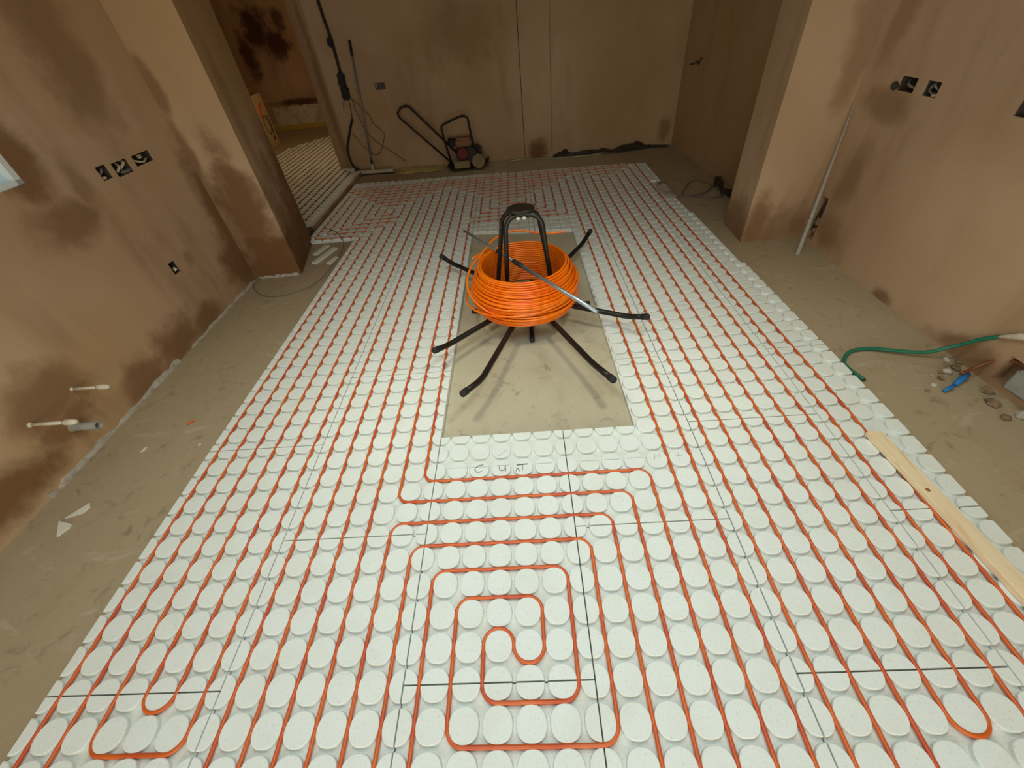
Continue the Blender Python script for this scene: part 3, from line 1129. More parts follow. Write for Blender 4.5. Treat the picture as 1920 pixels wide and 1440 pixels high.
# silver pole lying across the coil
pa, pb = Vector((0.0657, 2.494, 0.415)), Vector((0.806, 1.374, 0.415))
pole = thing('extension_pole', 'thin silver extension pole lying across the orange coil', 'pole', tuple(pa))
bm = bmesh.new()
tube(bm, [pa, pa.lerp(pb, 0.5)], 0.0085, 14)
part('inner_tube', bm, 'steel', pole, True)
bm = bmesh.new()
tube(bm, [pa.lerp(pb, 0.47), pb], 0.0105, 14)
part('outer_tube', bm, 'steel', pole, True)
bm = bmesh.new()
tube(bm, [pa.lerp(pb, 0.455), pa.lerp(pb, 0.475), pa.lerp(pb, 0.515), pa.lerp(pb, 0.53)], [0.011, 0.0145, 0.0145, 0.013], 14)
part('locking_collar', bm, 'rubber', pole, True)
bm = bmesh.new()
tube(bm, [pa.lerp(pb, 0.325), pa.lerp(pb, 0.35)], 0.0125, 12)
part('stop_ring', bm, 'rubber', pole, True)

# ------------------------------------------------------------------ pine batten on the right
bat = thing('timber_batten', 'pale planed pine batten lying along the right edge of the boards', 'batten', (1.975, 0.4, 0.0))
A0, A1 = Vector((1.925, 0.862, 0)), Vector((1.985, 0.855, 0))
B0, B1 = Vector((2.035, -0.75, 0)), Vector((2.10, -0.75, 0))
bm = bmesh.new()
a = [bm.verts.new((p.x, p.y, z)) for z in (0.001, 0.030) for p in (A0, A1, B1, B0)]
for f in ((0, 1, 2, 3), (7, 6, 5, 4), (0, 4, 5, 1), (1, 5, 6, 2), (2, 6, 7, 3), (3, 7, 4, 0)):
    bm.faces.new([a[k] for k in f])
bmesh.ops.bevel(bm, geom=bm.edges[:], offset=0.003, segments=2, affect='EDGES')
part('wood_body', bm, 'wood', bat)
bm = bmesh.new()
lathe(bm, [(0.008, 0), (0.007, 0.0006)], (1.963, 0.56, 0.0302), 12)
part('knot', bm, 'knot', bat)

# ------------------------------------------------------------------ things on and in the left wall
def back_box(name, P, s0, s1, z0, z1, label, mat='metal_dark', junk=(), group='open socket boxes in the walls'):
    """open box sunk in a wall hole; junk = cables (list of point lists in (s,z,depth), material)"""
    c = P((s0 + s1) / 2, (z0 + z1) / 2, 0.03)
    root = thing(name, label, 'socket box', tuple(c), group)
    bm = bmesh.new()
    g = 0.003
    a, b, c0, d0 = s0 + g, s1 - g, z0 + g, z1 - g
    t = 0.055
    quad = lambda *p: bm.faces.new([bm.verts.new(P(*x)) for x in p])
    quad((a, c0, t), (b, c0, t), (b, d0, t), (a, d0, t))
    quad((a, c0, 0.008), (a, c0, t), (b, c0, t), (b, c0, 0.008))
    quad((a, d0, 0.008), (b, d0, 0.008), (b, d0, t), (a, d0, t))
    quad((a, c0, 0.008), (a, d0, 0.008), (a, d0, t), (a, c0, t))
    quad((b, c0, 0.008), (b, c0, t), (b, d0, t), (b, d0, 0.008))
    part('metal_box', bm, mat, root)
    for pts_, m_, r_ in junk:
        bm = bmesh.new()
        tube(bm, smooth_pts([P(*q) for q in pts_], 5), r_, 8)
        part('cable', bm, m_, root, True)
    return root


def rag(bm, P, s, z, d, w, h, seed):
    rr = random.Random(seed)
    vs_ = []
    for a in range(7):
        t = 2 * PI * a / 7
        vs_.append(bm.verts.new(P(s + w * math.cos(t) * rr.uniform(.6, 1), z + h * math.sin(t) * rr.uniform(.6, 1), d + rr.uniform(-.012, .012))))
    c = bm.verts.new(P(s, z, d - 0.014))
    e = bm.verts.new(P(s, z, d + 0.02))
    for a in range(7):
        bm.faces.new([vs_[a], vs_[(a + 1) % 7], c])
        bm.faces.new([vs_[(a + 1) % 7], vs_[a], e])


s = lambda y: sL(y)
r = back_box('socket_box', PLW, s(2.288), s(2.210), 1.000, 1.072, 'small open socket box, nearest of three in the left wall',
             'void', [([(s(2.28), 1.06, 0.04), (s(2.25), 1.05, 0.01), (s(2.23), 1.02, 0.03)], 'wire_grey', 0.006),
                      ([(s(2.26), 1.005, 0.03), (s(2.24), 1.012, 0.01), (s(2.22), 1.01, 0.03)], 'wire_white', 0.008)])
r = back_box('socket_box', PLW, s(2.452), s(2.322), 0.988, 1.062, 'double open socket box with white cables, middle of the left three',
             'void', [([(s(2.44), 1.058, 0.05), (s(2.42), 1.045, 0.008), (s(2.385), 1.02, 0.02)], 'wire_white', 0.008),
                      ([(s(2.40), 1.058, 0.05), (s(2.375), 1.035, 0.01), (s(2.35), 1.01, 0.02)], 'wire_white', 0.007)])
bm = bmesh.new()
rag(bm, PLW, s(2.41), 1.00, 0.012, 0.05, 0.014, 5)
part('crumpled_foil', bm, 'galv', r)
r = back_box('socket_box', PLW, s(2.655), s(2.492), 1.000, 1.060, 'torn open socket box, farthest of three in the left wall',
             'void', [([(s(2.505), 1.035, 0.02), (s(2.56), 1.012, 0.005), (s(2.62), 1.02, 0.02)], 'wire_white', 0.006)])
bm = bmesh.new()
rag(bm, PLW, s(2.56), 1.045, 0.008, 0.03, 0.016, 9)
part('plaster_lump', bm, 'wire_white', r)
r = back_box('socket_box', PLW, s(2.304), s(2.240), 0.390, 0.470, 'single low open socket box near the floor of the left wall', 'void')
bm = bmesh.new()
rag(bm, PLW, s(2.275), 0.415, 0.01, 0.02, 0.018, 4)
part('plaster_lump', bm, 'chalk', r)


def wall_pipe(name, x0, x1, y, z, r, mat, label, fittings=True, hollow=False):
    root = thing(name, label, 'pipe', (x0, y, z))
    bm = bmesh.new()
    if hollow:
        prof = [(x0, r), (x1, r), (x1, r * 0.82), (x1 - 0.12, r * 0.82)]
        rings = [[bm.verts.new((px, y + pr * math.cos(2 * PI * a / 20), z + pr * math.sin(2 * PI * a / 20))) for a in range(20)] for px, pr in prof]
        for k in range(3):
            for a in range(20):
                bm.faces.new([rings[k][a], rings[k][(a + 1) % 20], rings[k + 1][(a + 1) % 20], rings[k + 1][a]])
        part('pipe_body', bm, mat, root, True)
        bm = bmesh.new()
        lathe(bm, [(r * 0.8, 0), (r * 0.8, 0.004)], (x1 - 0.118, y, z), 16, 'x')
        part('bore', bm, 'void', root)
        bm = bmesh.new()
        lathe(bm, [(r * 1.35, 0), (r * 1.3, 0.02), (r * 1.08, 0.03)], (x0 - 0.01, y, z), 14, 'x')
        part('wall_collar', bm, 'chalk', root)
    else:
        tube(bm, [(x0 - 0.02, y, z), (x1, y, z)], r, 12)
        part('pipe_body', bm, mat, root, True)
        bm = bmesh.new()
        tube(bm, [(x1 - 0.055, y, z), (x1 - 0.04, y, z), (x1 - 0.012, y, z), (x1 + 0.012, y, z)], [r * 1.2, r * 1.75, r * 1.75, r * 1.15], 12)
        part('stop_end', bm, mat, root, True)
        bm = bmesh.new()
        tube(bm, [(x0 - 0.012, y, z), (x0 + 0.012, y, z), (x0 + 0.03, y, z)], [r * 2.0, r * 1.7, r * 1.05], 12)
        part('wall_collar', bm, mat, root, True)
    return root


wall_pipe('water_pipe', -1.925, -1.715, 1.242, 0.278, 0.0078, 'white_plastic', 'upper capped white water pipe sticking out of the left wall')
wall_pipe('water_pipe', -1.925, -1.685, 0.996, 0.281, 0.0085, 'white_plastic', 'lower capped white water pipe above the grey waste pipe')
wall_pipe('waste_pipe', -1.925, -1.765, 1.106, 0.137, 0.021, 'grey_plastic', 'short open grey waste pipe low on the left wall', hollow=True)

# ------------------------------------------------------------------ crumbly pale edging at the foot of the left wall and pier
def edging(pts, hmin, hmax, label, seed, name='edging_foam'):
    rr = random.Random(seed)
    bm = bmesh.new()
    prev = None
    for (x, y, nx, ny) in pts:
        h = ZF + rr.uniform(hmin, hmax)
        w0 = rr.uniform(0.004, 0.016)
        ring = [bm.verts.new(v) for v in ((x - nx * 0.01, y - ny * 0.01, ZF), (x + nx * w0, y + ny * w0, ZF),
                                          (x + nx * w0 * 0.8, y + ny * w0 * 0.8, h), (x - nx * 0.01, y - ny * 0.01, h + 0.004))]
        if prev:
            for k in range(4):
                bm.faces.new([prev[k], prev[(k + 1) % 4], ring[(k + 1) % 4], ring[k]])
        else:
            bm.faces.new(ring)
        prev = ring
    bm.faces.new(prev[::-1])
    return tag(obj(name, bm, 'foam'), label, 'edging')


def lw_x(y):
    return LA[0] + (LB[0] - LA[0]) * (LA[1] - y) / (LA[1] - LB[1])


edging([(lw_x(y), y, 1, 0) for y in [0.80 + 0.045 * k for k in range(24)]], 0.004, 0.034, 'pale crumbling edging below the grey waste pipe', 2)
edging([(lw_x(y), y, 1, 0) for y in [1.98 + 0.05 * k for k in range(20)]], 0.002, 0.020, 'pale crumbling edging along the far end of the left wall', 3)
edging([(-1.86 + 0.02 * k, 2.960 + 0.0007 * k, 0, -1) for k in range(19)], 0.010, 0.024, 'white ragged edging along the front of the left pier', 4)

# ------------------------------------------------------------------ bits on the floor at left
def shard(poly, z, t, label, mat='offcut', name='board_offcut', cat='offcut', group=None):
    bm = bmesh.new()
    prism(bm, poly, z, z + t)
    return tag(obj(name, bm, mat), label, cat, group)


shard([(-1.736, 0.680), (-1.668, 0.703), (-1.655, 0.735), (-1.691, 0.775)][:3] + [(-1.672, 0.757)], ZF + 0.0005, 0.007, 'long white triangular offcut on the floor by the left wall')
shard([(-1.754, 0.668), (-1.675, 0.648), (-1.672, 0.632), (-1.697, 0.590)], ZF + 0.0005, 0.007, 'stubby white triangular offcut on the floor by the left wall')
shard([(-1.63, 1.055), (-1.615, 1.06), (-1.612, 1.085), (-1.622, 1.09)], ZF + 0.0005, 0.005, 'tiny white chip below the waste pipe')
shard([(-1.32, 1.075), (-1.31, 1.073), (-1.31, 1.085), (-1.32, 1.086)], ZF + 0.0005, 0.005, 'tiny cream chip near the left edge of the boards')
bm = bmesh.new()
tube(bm, [(-1.475, 1.235, ZF + 0.0065), (-1.452, 1.262, ZF + 0.0065)], 0.0062, 10)
tag(obj('pipe_offcut', bm, 'pipe'), 'short orange pipe offcut lying on the left floor', 'offcut')
# pale strips beside the left pier
for k, (cx_, cy_, w, h, a, lab) in enumerate(((-1.375, 3.29, 0.055, 0.32, -0.34, 'long pale offcut strip on the floor beside the left pier'),
                                              (-1.455, 3.42, 0.05, 0.20, -0.30, 'broken pale offcut strip against the foot of the left pier'),
                                              (-1.262, 3.17, 0.045, 0.13, -0.38, 'short pale offcut between the pier and the boards'))):
    bm = bmesh.new()
    box(bm, (cx_, cy_, ZF + 0.0115), (w, h, 0.022), Matrix.Rotation(a, 4, 'Z'))
    bmesh.ops.bevel(bm, geom=bm.edges[:], offset=0.004, segments=1, affect='EDGES')
    tag(obj('board_offcut', bm, 'offcut'), lab, 'offcut')
bm = bmesh.new()
WL = [(-1.84, 2.945), (-1.85, 2.829), (-1.734, 2.68), (-1.588, 2.608), (-1.443, 2.636), (-1.303, 2.742)]
WL3 = [(x, y, ZF + 0.004) for x, y in WL] + [(-1.225, 2.90, -0.006), (-1.205, 3.0, 0.004), (-1.205, 3.262, 0.004), (-1.278, 3.562, 0.004), (-1.451, 3.81, 0.004), (-1.60, 3.90, 0.004)]
tube(bm, smooth_pts(WL3, 6), 0.0030, 8)
tag(obj('thin_cable', bm, 'wire_grey', None, True), 'thin loose cable curving over the floor round the left pier', 'cable')

# ------------------------------------------------------------------ right wall and floor
s = lambda y: sR(y)
r = back_box('socket_box', PRW, s(2.445), s(2.570), 0.987, 1.056, 'open socket box with a round conduit hole, left one on the right wall', 'void',
             [([(s(2.55), 1.04, 0.04), (s(2.51), 1.02, 0.012), (s(2.47), 1.005, 0.03)], 'wire_grey', 0.007)])
bm = bmesh.new()
lathe(bm, [(0.030, -0.004), (0.028, 0.003)], (0, 0, 0), 16, 'x')
bmesh.ops.scale(bm, verts=bm.verts, vec=(1, 1, 0.75))
bmesh.ops.translate(bm, verts=bm.verts, vec=tuple(PRW(s(2.592), 1.005, 0.0015)))
part('conduit_hole', bm, 'void', r)
r = back_box('socket_box', PRW, s(2.282), s(2.380), 0.987, 1.056, 'open socket box with tangled cables, right of the round hole on the right wall', 'metal_dark',
             [([(s(2.37), 1.05, 0.04), (s(2.345), 1.03, 0.01), (s(2.36), 1.01, 0.02), (s(2.33), 0.995, 0.02)], 'wire_grey', 0.006),
              ([(s(2.35), 1.05, 0.04), (s(2.325), 1.04, 0.005), (s(2.31), 1.02, 0.02)], 'wire_grey', 0.006),
              ([(s(2.33), 1.00, 0.03), (s(2.31), 0.995, 0.006), (s(2.29), 1.0, 0.02)], 'wire_white', 0.006)])
back_box('socket_box', PRW, s(1.62), s(1.835), 0.985, 1.055, 'dark open socket box at the right edge of the picture', 'void')

# leaning angle bead in the right-hand corner, and the ragged slot behind it
bead = thing('angle_bead', 'pale grey metal angle bead leaning in the corner by the right pier', 'angle bead', (2.52, 2.60, ZF))
p0, p1 = Vector((2.520, 2.600, ZF + 0.002)), Vector((2.684, 2.856, 0.86))
ax = (p1 - p0).normalized()
for nm, side in (('front_leg', Vector((1, -0.35, 0))), ('side_leg', Vector((0.35, 1, 0)))):
    sd = (side - ax * side.dot(ax)).normalized()
    th = ax.cross(sd).normalized()
    bm = bmesh.new()
    q = [p0, p0 + sd * 0.024, p1 + sd * 0.005, p1]
    a = [bm.verts.new(x + th * d) for d in (0, 0.002) for x in q]
    for f in ((0, 1, 2, 3), (7, 6, 5, 4), (0, 4, 5, 1), (1, 5, 6, 2), (2, 6, 7, 3), (3, 7, 4, 0)):
        bm.faces.new([a[k] for k in f])
    part(nm, bm, 'grey_plastic', bead)
bm = bmesh.new()
rag(bm, PRW, s(2.775), 0.13, 0.01, 0.03, 0.05, 6)
rag(bm, PRW, s(2.765), 0.07, 0.01, 0.025, 0.03, 8)
tag(obj('plaster_lump', bm, 'rubble'), 'lump of plaster stuck in the slot behind the angle bead', 'plaster')
bm = bmesh.new()
rag(bm, PRW, s(2.79), 0.16, 0.035, 0.055, 0.16, 16)
tag(obj('slot_filler', bm, 'void'), 'dark ragged filling of the slot behind the angle bead', 'filler')

# green hose
GH = [(2.164, 1.228, -0.024), (2.144, 1.296, -0.024), (2.144, 1.361, -0.024), (2.208, 1.436, -0.024), (2.279, 1.461, -0.022), (2.359, 1.451, -0.018),
      (2.468, 1.406, -0.010), (2.56, 1.375, 0.0), (2.62, 1.36, 0.03), (2.665, 1.335, 0.075), (2.69, 1.295, 0.135), (2.712, 1.25, 0.185)]
bm = bmesh.new()
tube(bm, smooth_pts(GH, 7), 0.0098, 12)
hose = tag(obj('garden_hose', bm, 'green', None, True), 'short curl of green hose on the floor by the right wall', 'hose')
bm = bmesh.new()
tube(bm, [(2.1648, 1.2255, -0.024), (2.1655, 1.222, -0.024)], 0.0070, 10)
obj('hose_bore', bm, 'void', hose)

# services hole low in the right wall: pipe, lagging, tape, rubble
bm = bmesh.new()
LG = [(2.60, 1.20, 0.0), (2.66, 1.215, 0.015), (2.70, 1.21, 0.055), (2.725, 1.18, 0.095), (2.735, 1.10, 0.125), (2.735, 0.98, 0.13), (2.735, 0.85, 0.125)]
tube(bm, smooth_pts(LG, 6), 0.0085, 10)
tag(obj('copper_pipe', bm, 'wire_brown', None, True), 'brown pipe bending into the broken hole in the right wall', 'pipe')
bm = bmesh.new()
box(bm, (2.735, 1.00, 0.055), (0.05, 0.20, 0.11), Matrix.Rotation(0.12, 4, 'Z'))
bmesh.ops.bevel(bm, geom=bm.edges[:], offset=0.01, segments=2, affect='EDGES')
tag(obj('plastic_elbow', bm, 'grey_plastic'), 'pale grey plastic fitting inside the broken wall hole', 'fitting')
bm = bmesh.new()
tube(bm, smooth_pts([(2.69, 1.245, 0.188), (2.70, 1.20, 0.22), (2.70, 1.16, 0.245), (2.70, 1.10, 0.25)], 6), [0.006 + 0.012 * min(1, k / 8) for k in range(19)], 8)
tag(obj('filler_lump', bm, 'chalk', None, True), 'cream lump of filler on the right wall above the hole', 'filler')
tape = thing('blue_tape', 'strip of bright blue tape on the rubble by the right wall', 'tape', (2.56, 1.16, ZF))
for nm, a, b, w in (('tape_end', (2.468, 1.113), (2.528, 1.136), 0.018), ('tape_wrap', (2.548, 1.150), (2.644, 1.206), 0.026)):
    a, b = Vector((*a, ZF + 0.012)), Vector((*b, ZF + 0.024))
    bm = bmesh.new()
    tube(bm, [a, a.lerp(b, 0.5), b], [w * 0.4, w * 0.55, w * 0.5], 8)
    part(nm, bm, 'blue', tape, True)
rr = random.Random(11)
for k, (x, y, sz) in enumerate(((2.654, 1.336, .020), (2.645, 1.273, .026), (2.527, 1.206, .018), (2.464, 1.165, .014), (2.69, 1.309, .018), (2.409, 1.128, .012),
                                (2.59, 1.245, .022), (2.62, 1.30, .016), (2.56, 1.25, .015), (2.50, 1.23, .011), (2.66, 1.10, .030), (2.62, 1.02, .034), (2.69, 0.93, .04), (2.60, 0.93, .022))):
    bm = bmesh.new()
    bmesh.ops.create_icosphere(bm, subdivisions=1, radius=sz)
    for v in bm.verts:
        v.co *= rr.uniform(0.65, 1.25)
        v.co.z *= 0.6
    bmesh.ops.translate(bm, verts=bm.verts, vec=(x, y, ZF + sz * 0.42))
    tag(obj('rubble_lump', bm, 'rubble' if k % 3 else 'foam'), 'small lump of rubble beside the blue tape at the right wall', 'rubble', 'rubble lumps by the right wall')

# cable poking out of the recess wall and loops on its floor
bm = bmesh.new()
tube(bm, smooth_pts([(2.60, 5.36, 0.905), (2.555, 5.36, 0.93), (2.54, 5.38, 0.88), (2.55, 5.45, 0.90), (2.555, 5.55, 0.87), (2.545, 5.66, 0.855)], 6), 0.005, 8)
tag(obj('wire_tail', bm, 'wire_dark', None, True), 'dark wire tail poking out of the recess wall', 'cable')
bm = bmesh.new()
tube(bm, smooth_pts([(x, y, ZF + 0.008) for x, y in [(2.072, 3.977), (2.231, 3.92), (2.367, 3.869), (2.48, 3.92), (2.476, 4.2), (2.42, 4.39), (2.33, 4.38), (2.205, 4.198), (2.12, 4.02), (2.197, 3.975), (2.36, 4.03), (2.56, 4.3)]], 8), 0.006, 8)
tag(obj('floor_cable', bm, 'wire_grey', None, True), 'looped grey cable on the recess floor behind the right pier', 'cable')
bm = bmesh.new()
rr = random.Random(5)
for k in range(9):
    box(bm, (2.545 + rr.uniform(-.05, .03), 4.25 - k * 0.07, ZF + 0.02 + rr.uniform(0, .01)), (rr.uniform(.03, .07), rr.uniform(.03, .09), rr.uniform(.02, .05)), Matrix.Rotation(rr.uniform(0, 3), 4, 'Z') @ Matrix.Rotation(rr.uniform(-.5, .5), 4, 'X'))
o = tag(obj('debris', bm, 'engine'), 'dark debris heaped along the foot of the recess wall', 'debris')
o['kind'] = 'stuff'
# crumpled clear film at the broken board edge
def crumple(name, x0, x1, y0, y1, hgt, n, m, mat, label, cat, seed, edge=None, z=ZF):
    rr = random.Random(seed)
    bm = bmesh.new()
    g = []
    for a in range(n + 1):
        row = []
        for b in range(m + 1):
            u, v = a / n, b / m
            x, y = x0 + (x1 - x0) * u, y0 + (y1 - y0) * v
            q = mnoise.noise((x * 9 + seed, y * 9, 0.3)) * 0.5 + mnoise.noise((x * 22, y * 22 + seed, 1.3)) * 0.3 + 0.45
            env = min(1.0, 4 * u, 4 * (1 - u), 4 * v, 4 * (1 - v))
            if edge:
                y += edge(u) * (1 - v)
            row.append(bm.verts.new((x + rr.uniform(-.006, .006), y + rr.uniform(-.006, .006), z + 0.003 + max(0.0, q) * (hgt(u) if callable(hgt) else hgt) * (0.25 + 0.75 * env))))
        g.append(row)
    for a in range(n):
        for b in range(m):
            bm.faces.new([g[a][b], g[a + 1][b], g[a + 1][b + 1], g[a][b + 1]])
    o = obj(name, bm, mat, None, True)
    md = o.modifiers.new('thickness', 'SOLIDIFY')
    md.thickness = 0.002
    return tag(o, label, cat)


crumple('plastic_wrap', 1.90, 2.06, 3.98, 4.42, 0.05, 10, 16, 'foam', 'crumpled pale plastic wrap at the broken right edge of the boards', 'plastic wrap', 21)

# ------------------------------------------------------------------ against the back wall
crumple('plastic_sheet', -1.20, -0.55, 5.70, 5.99, 0.045, 22, 12, 'yellow_film', 'crumpled yellowish plastic film beside the plate compactor', 'plastic sheet', 8)
crumple('membrane_sheet', 0.96, 2.50, 5.78, 5.895, (lambda u: 0.06 + 0.20 * math.exp(-((u - 0.10) / 0.09) ** 2) + 0.07 * math.exp(-((u - 0.72) / 0.1) ** 2)), 60, 10, 'dark_film', 'dark crumpled membrane along the foot of the back wall', 'sheet', 14,
        edge=lambda u: 0.03 * math.sin(u * 9))
bm = bmesh.new()
tube(bm, smooth_pts([(x, y, ZF + 0.008) for x, y in [(0.35, 5.83), (0.573, 5.842), (0.753, 5.805), (0.927, 5.745), (1.107, 5.734), (1.321, 5.736), (1.6, 5.75)]], 6), 0.007, 8)
tag(obj('floor_cable', bm, 'wire_white', None, True), 'pale cable along the floor in front of the boxed strip', 'cable')

# floor squeegee leaning on the wall
sq = thing('floor_squeegee', 'wide floor squeegee with a long thin handle leaning on the back wall', 'squeegee', (-1.53, 5.82, ZF))
bm = bmesh.new()
a0, a1 = Vector((-1.806, 5.872, 0)), Vector((-1.252, 5.825, 0))
angq = math.atan2(a1.y - a0.y, a1.x - a0.x)
box(bm, ((a0 + a1) / 2 + Vector((0, 0, ZF + 0.038))), (0.555, 0.05, 0.042), Matrix.Rotation(angq, 4, 'Z'))
bmesh.ops.bevel(bm, geom=bm.edges[:], offset=0.006, segments=1, affect='EDGES')
part('head', bm, 'beige_tool', sq)
bm = bmesh.new()
box(bm, ((a0 + a1) / 2 + Vector((0, -0.012, ZF + 0.010))), (0.55, 0.012, 0.02), Matrix.Rotation(angq, 4, 'Z'))
part('blade', bm, 'rubber', sq)
pb_, pt_ = Vector((-1.545, 5.865, 0.02)), Vector((-1.412, 5.965, 1.395))
bm = bmesh.new()
tube(bm, [pb_, pb_.lerp(pt_, 0.05), pb_.lerp(pt_, 0.055)], [0.024, 0.02, 0.016], 10)
part('socket', bm, 'beige_tool', sq, True)
bm = bmesh.new()
tube(bm, [pb_.lerp(pt_, 0.05), pb_.lerp(pt_, 0.92)], 0.0105, 10)
part('handle', bm, 'galv', sq, True)
bm = bmesh.new()
tube(bm, [pb_.lerp(pt_, 0.90), pt_], 0.0155, 10)
part('grip', bm, 'rubber', sq, True)
bm = bmesh.new()
tube(bm, [pb_.lerp(pt_, 0.05), pb_.lerp(pt_, 0.085)], 0.0155, 10)
part('ferrule', bm, 'rubber', sq, True)

# cable chase in the corner, with black boxes and trailing wires
ch = thing('cable_chase', 'dark cable chase with black junction boxes down the corner of the back wall', 'cable chase', (-1.65, 6.0, 0.85))
bm = bmesh.new()
tube(bm, smooth_pts([(-1.640, 6.015, 0.92), (-1.642, 6.012, 1.15), (-1.636, 6.012, 1.42), (-1.655, 6.013, 1.75), (-1.662, 6.013, 2.43)], 6), 0.021, 6)
part('slot', bm, 'engine', ch)
for z, w, h in ((1.40, 0.07, 0.10), (1.03, 0.09, 0.16), (0.90, 0.10, 0.15)):
    bm = bmesh.new()
    box(bm, (-1.648, 5.985, z), (w, 0.06, h), Matrix.Rotation(0.12, 4, 'Y'))
    bmesh.ops.bevel(bm, geom=bm.edges[:], offset=0.018, segments=2, affect='EDGES')
    part('junction_box', bm, 'rubber', ch)
WIRES = [([(-1.60, 5.985, 0.86), (-1.58, 5.98, 0.70), (-1.54, 5.97, 0.52), (-1.50, 5.97, 0.43), (-1.424, 5.97, 0.335), (-1.34, 5.965, 0.266), (-1.22, 5.96, 0.178), (-1.094, 5.95, 0.07)], 'wire_grey', 0.005,
          'thin grey wire sagging right across the corner of the back wall'),
         ([(-1.60, 5.985, 0.84), (-1.533, 5.975, 0.777), (-1.471, 5.97, 0.717), (-1.416, 5.97, 0.628), (-1.394, 5.97, 0.54), (-1.291, 5.965, 0.428), (-1.317, 5.96, 0.341), (-1.388, 5.96, 0.224), (-1.474, 5.96, 0.176), (-1.561, 5.96, 0.239), (-1.65, 5.975, 0.339), (-1.711, 5.98, 0.465)], 'wire_brown', 0.004,
          'brown looped wire hanging behind the squeegee handle'),
         ([(-1.66, 5.985, 0.85), (-1.70, 5.985, 0.82), (-1.734, 5.985, 0.73)], 'wire_dark', 0.004, 'short dark wire tail below the junction boxes'),
         ([(-1.63, 5.985, 0.85), (-1.64, 5.98, 0.74), (-1.656, 5.975, 0.62)], 'wire_dark', 0.004, 'dark wire running down to the black hose')]
for pts_, m_, r_, lab in WIRES:
    bm = bmesh.new()
    tube(bm, smooth_pts(pts_, 6), r_, 8)
    tag(obj('loose_wire', bm, m_, None, True), lab, 'wire')
bm = bmesh.new()
tube(bm, smooth_pts([(-1.645, 5.95, 0.622), (-1.70, 5.95, 0.54), (-1.751, 5.95, 0.45), (-1.835, 5.94, 0.282), (-1.838, 5.93, 0.12), (-1.798, 5.91, 0.05), (-1.775, 5.90, -0.012)], 7), 0.014, 12)
tag(obj('black_duct', bm, 'wire_dark', None, True), 'thick black duct curving down to the floor at the corner', 'duct')
bm = bmesh.new()
box(bm, (-1.915, 6.02, 0.0), (0.16, 0.05, 0.06), Matrix.Rotation(-0.55, 4, 'Z'))
tag(obj('packing_block', bm, 'offcut'), 'small white block at the foot of the opening corner', 'block')
bm = bmesh.new()
lathe(bm, [(0.05, 0), (0.045, 0.05), (0.025, 0.08)], (-1.775, 5.90, ZF), 10)
tag(obj('cable_gland', bm, 'wire_dark'), 'black gland where the duct meets the floor', 'gland')
# blanked socket on the back wall
root = thing('wall_socket', 'small metal socket plate on the back wall beside the squeegee', 'socket', (-1.19, 5.97, 0.93))
bm = bmesh.new()
box(bm, (-1.19, 5.990, 0.93), (0.128, 0.02, 0.068), Matrix.Rotation(-0.05, 4, 'Z'))
part('plate', bm, 'metal_dark', root)
bm = bmesh.new()
box(bm, (-1.235, 5.978, 0.94), (0.02, 0.006, 0.04))
part('tab', bm, 'galv', root)

# plate compactor
pc = thing('plate_compactor', 'old plate compactor with red engine and folded black handle at the back wall', 'plate compactor', (-0.2, 5.72, ZF))
bm = bmesh.new()
prof = [(-0.47, 0.075), (-0.40, 0.012), (0.00, 0.012), (0.085, 0.085), (0.075, 0.098), (-0.005, 0.032), (-0.395, 0.032), (-0.46, 0.09)]
fr = [bm.verts.new((x, 5.585, ZF + z)) for x, z in prof]
bk = [bm.verts.new((x, 5.865, ZF + z)) for x, z in prof]
bm.faces.new(fr)
bm.faces.new(bk[::-1])
for k in range(8):
    bm.faces.new([fr[k], bk[k], bk[(k + 1) % 8], fr[(k + 1) % 8]])
bmesh.ops.translate(bm, verts=bm.verts, vec=(0, 0, -0.011))
part('base_plate', bm, 'engine', pc)
bm = bmesh.new()
box(bm, (-0.265, 5.60, 0.045), (0.21, 0.05, 0.085))
bmesh.ops.bevel(bm, geom=bm.edges[:], offset=0.01, segments=2, affect='EDGES')
part('side_cover', bm, 'cream_metal', pc)
bm = bmesh.new()
lathe(bm, [(0.082, 0.0), (0.086, 0.012), (0.086, 0.045), (0.07, 0.06)], (-0.045, 5.575, 0.07), 20, 'y')
part('belt_guard', bm, 'cream_metal', pc)
bm = bmesh.new()
box(bm, (-0.17, 5.74, 0.15), (0.34, 0.20, 0.15))
bmesh.ops.bevel(bm, geom=bm.edges[:], offset=0.03, segments=2, affect='EDGES')
part('engine_block', bm, 'engine', pc)
bm = bmesh.new()
lathe(bm, [(0.062, 0.0), (0.070, 0.01), (0.066, 0.05), (0.04, 0.065)], (-0.235, 5.575, 0.175), 18, 'y')
part('recoil_starter', bm, 'red', pc)
bm = bmesh.new()
box(bm, (-0.21, 5.72, 0.285), (0.22, 0.16, 0.10))
bmesh.ops.bevel(bm, geom=bm.edges[:], offset=0.025, segments=2, affect='EDGES')
part('fuel_tank', bm, 'brown_card', pc)
bm = bmesh.new()
lathe(bm, [(0.05, 0), (0.055, 0.01), (0.055, 0.08), (0.04, 0.09)], (-0.365, 5.70, 0.25), 14)
part('air_filter', bm, 'rubber', pc)
bm = bmesh.new()
tube(bm, smooth_pts([(-0.40, 5.66, 0.02), (-0.43, 5.62, 0.22), (-0.455, 5.60, 0.46), (-0.44, 5.60, 0.505), (-0.40, 5.60, 0.525), (-0.20, 5.60, 0.585), (-0.13, 5.60, 0.575), (-0.11, 5.60, 0.53), (-0.08, 5.62, 0.25), (0.02, 5.66, 0.09)], 5), 0.014, 10)
part('lifting_frame', bm, 'frame_tube', pc, True)
bm = bmesh.new()
hb, ht = Vector((-0.37, 5.63, 0.125)), Vector((-0.93, 5.82, 0.66))
off = Vector((0.055, 0.03, 0.060))
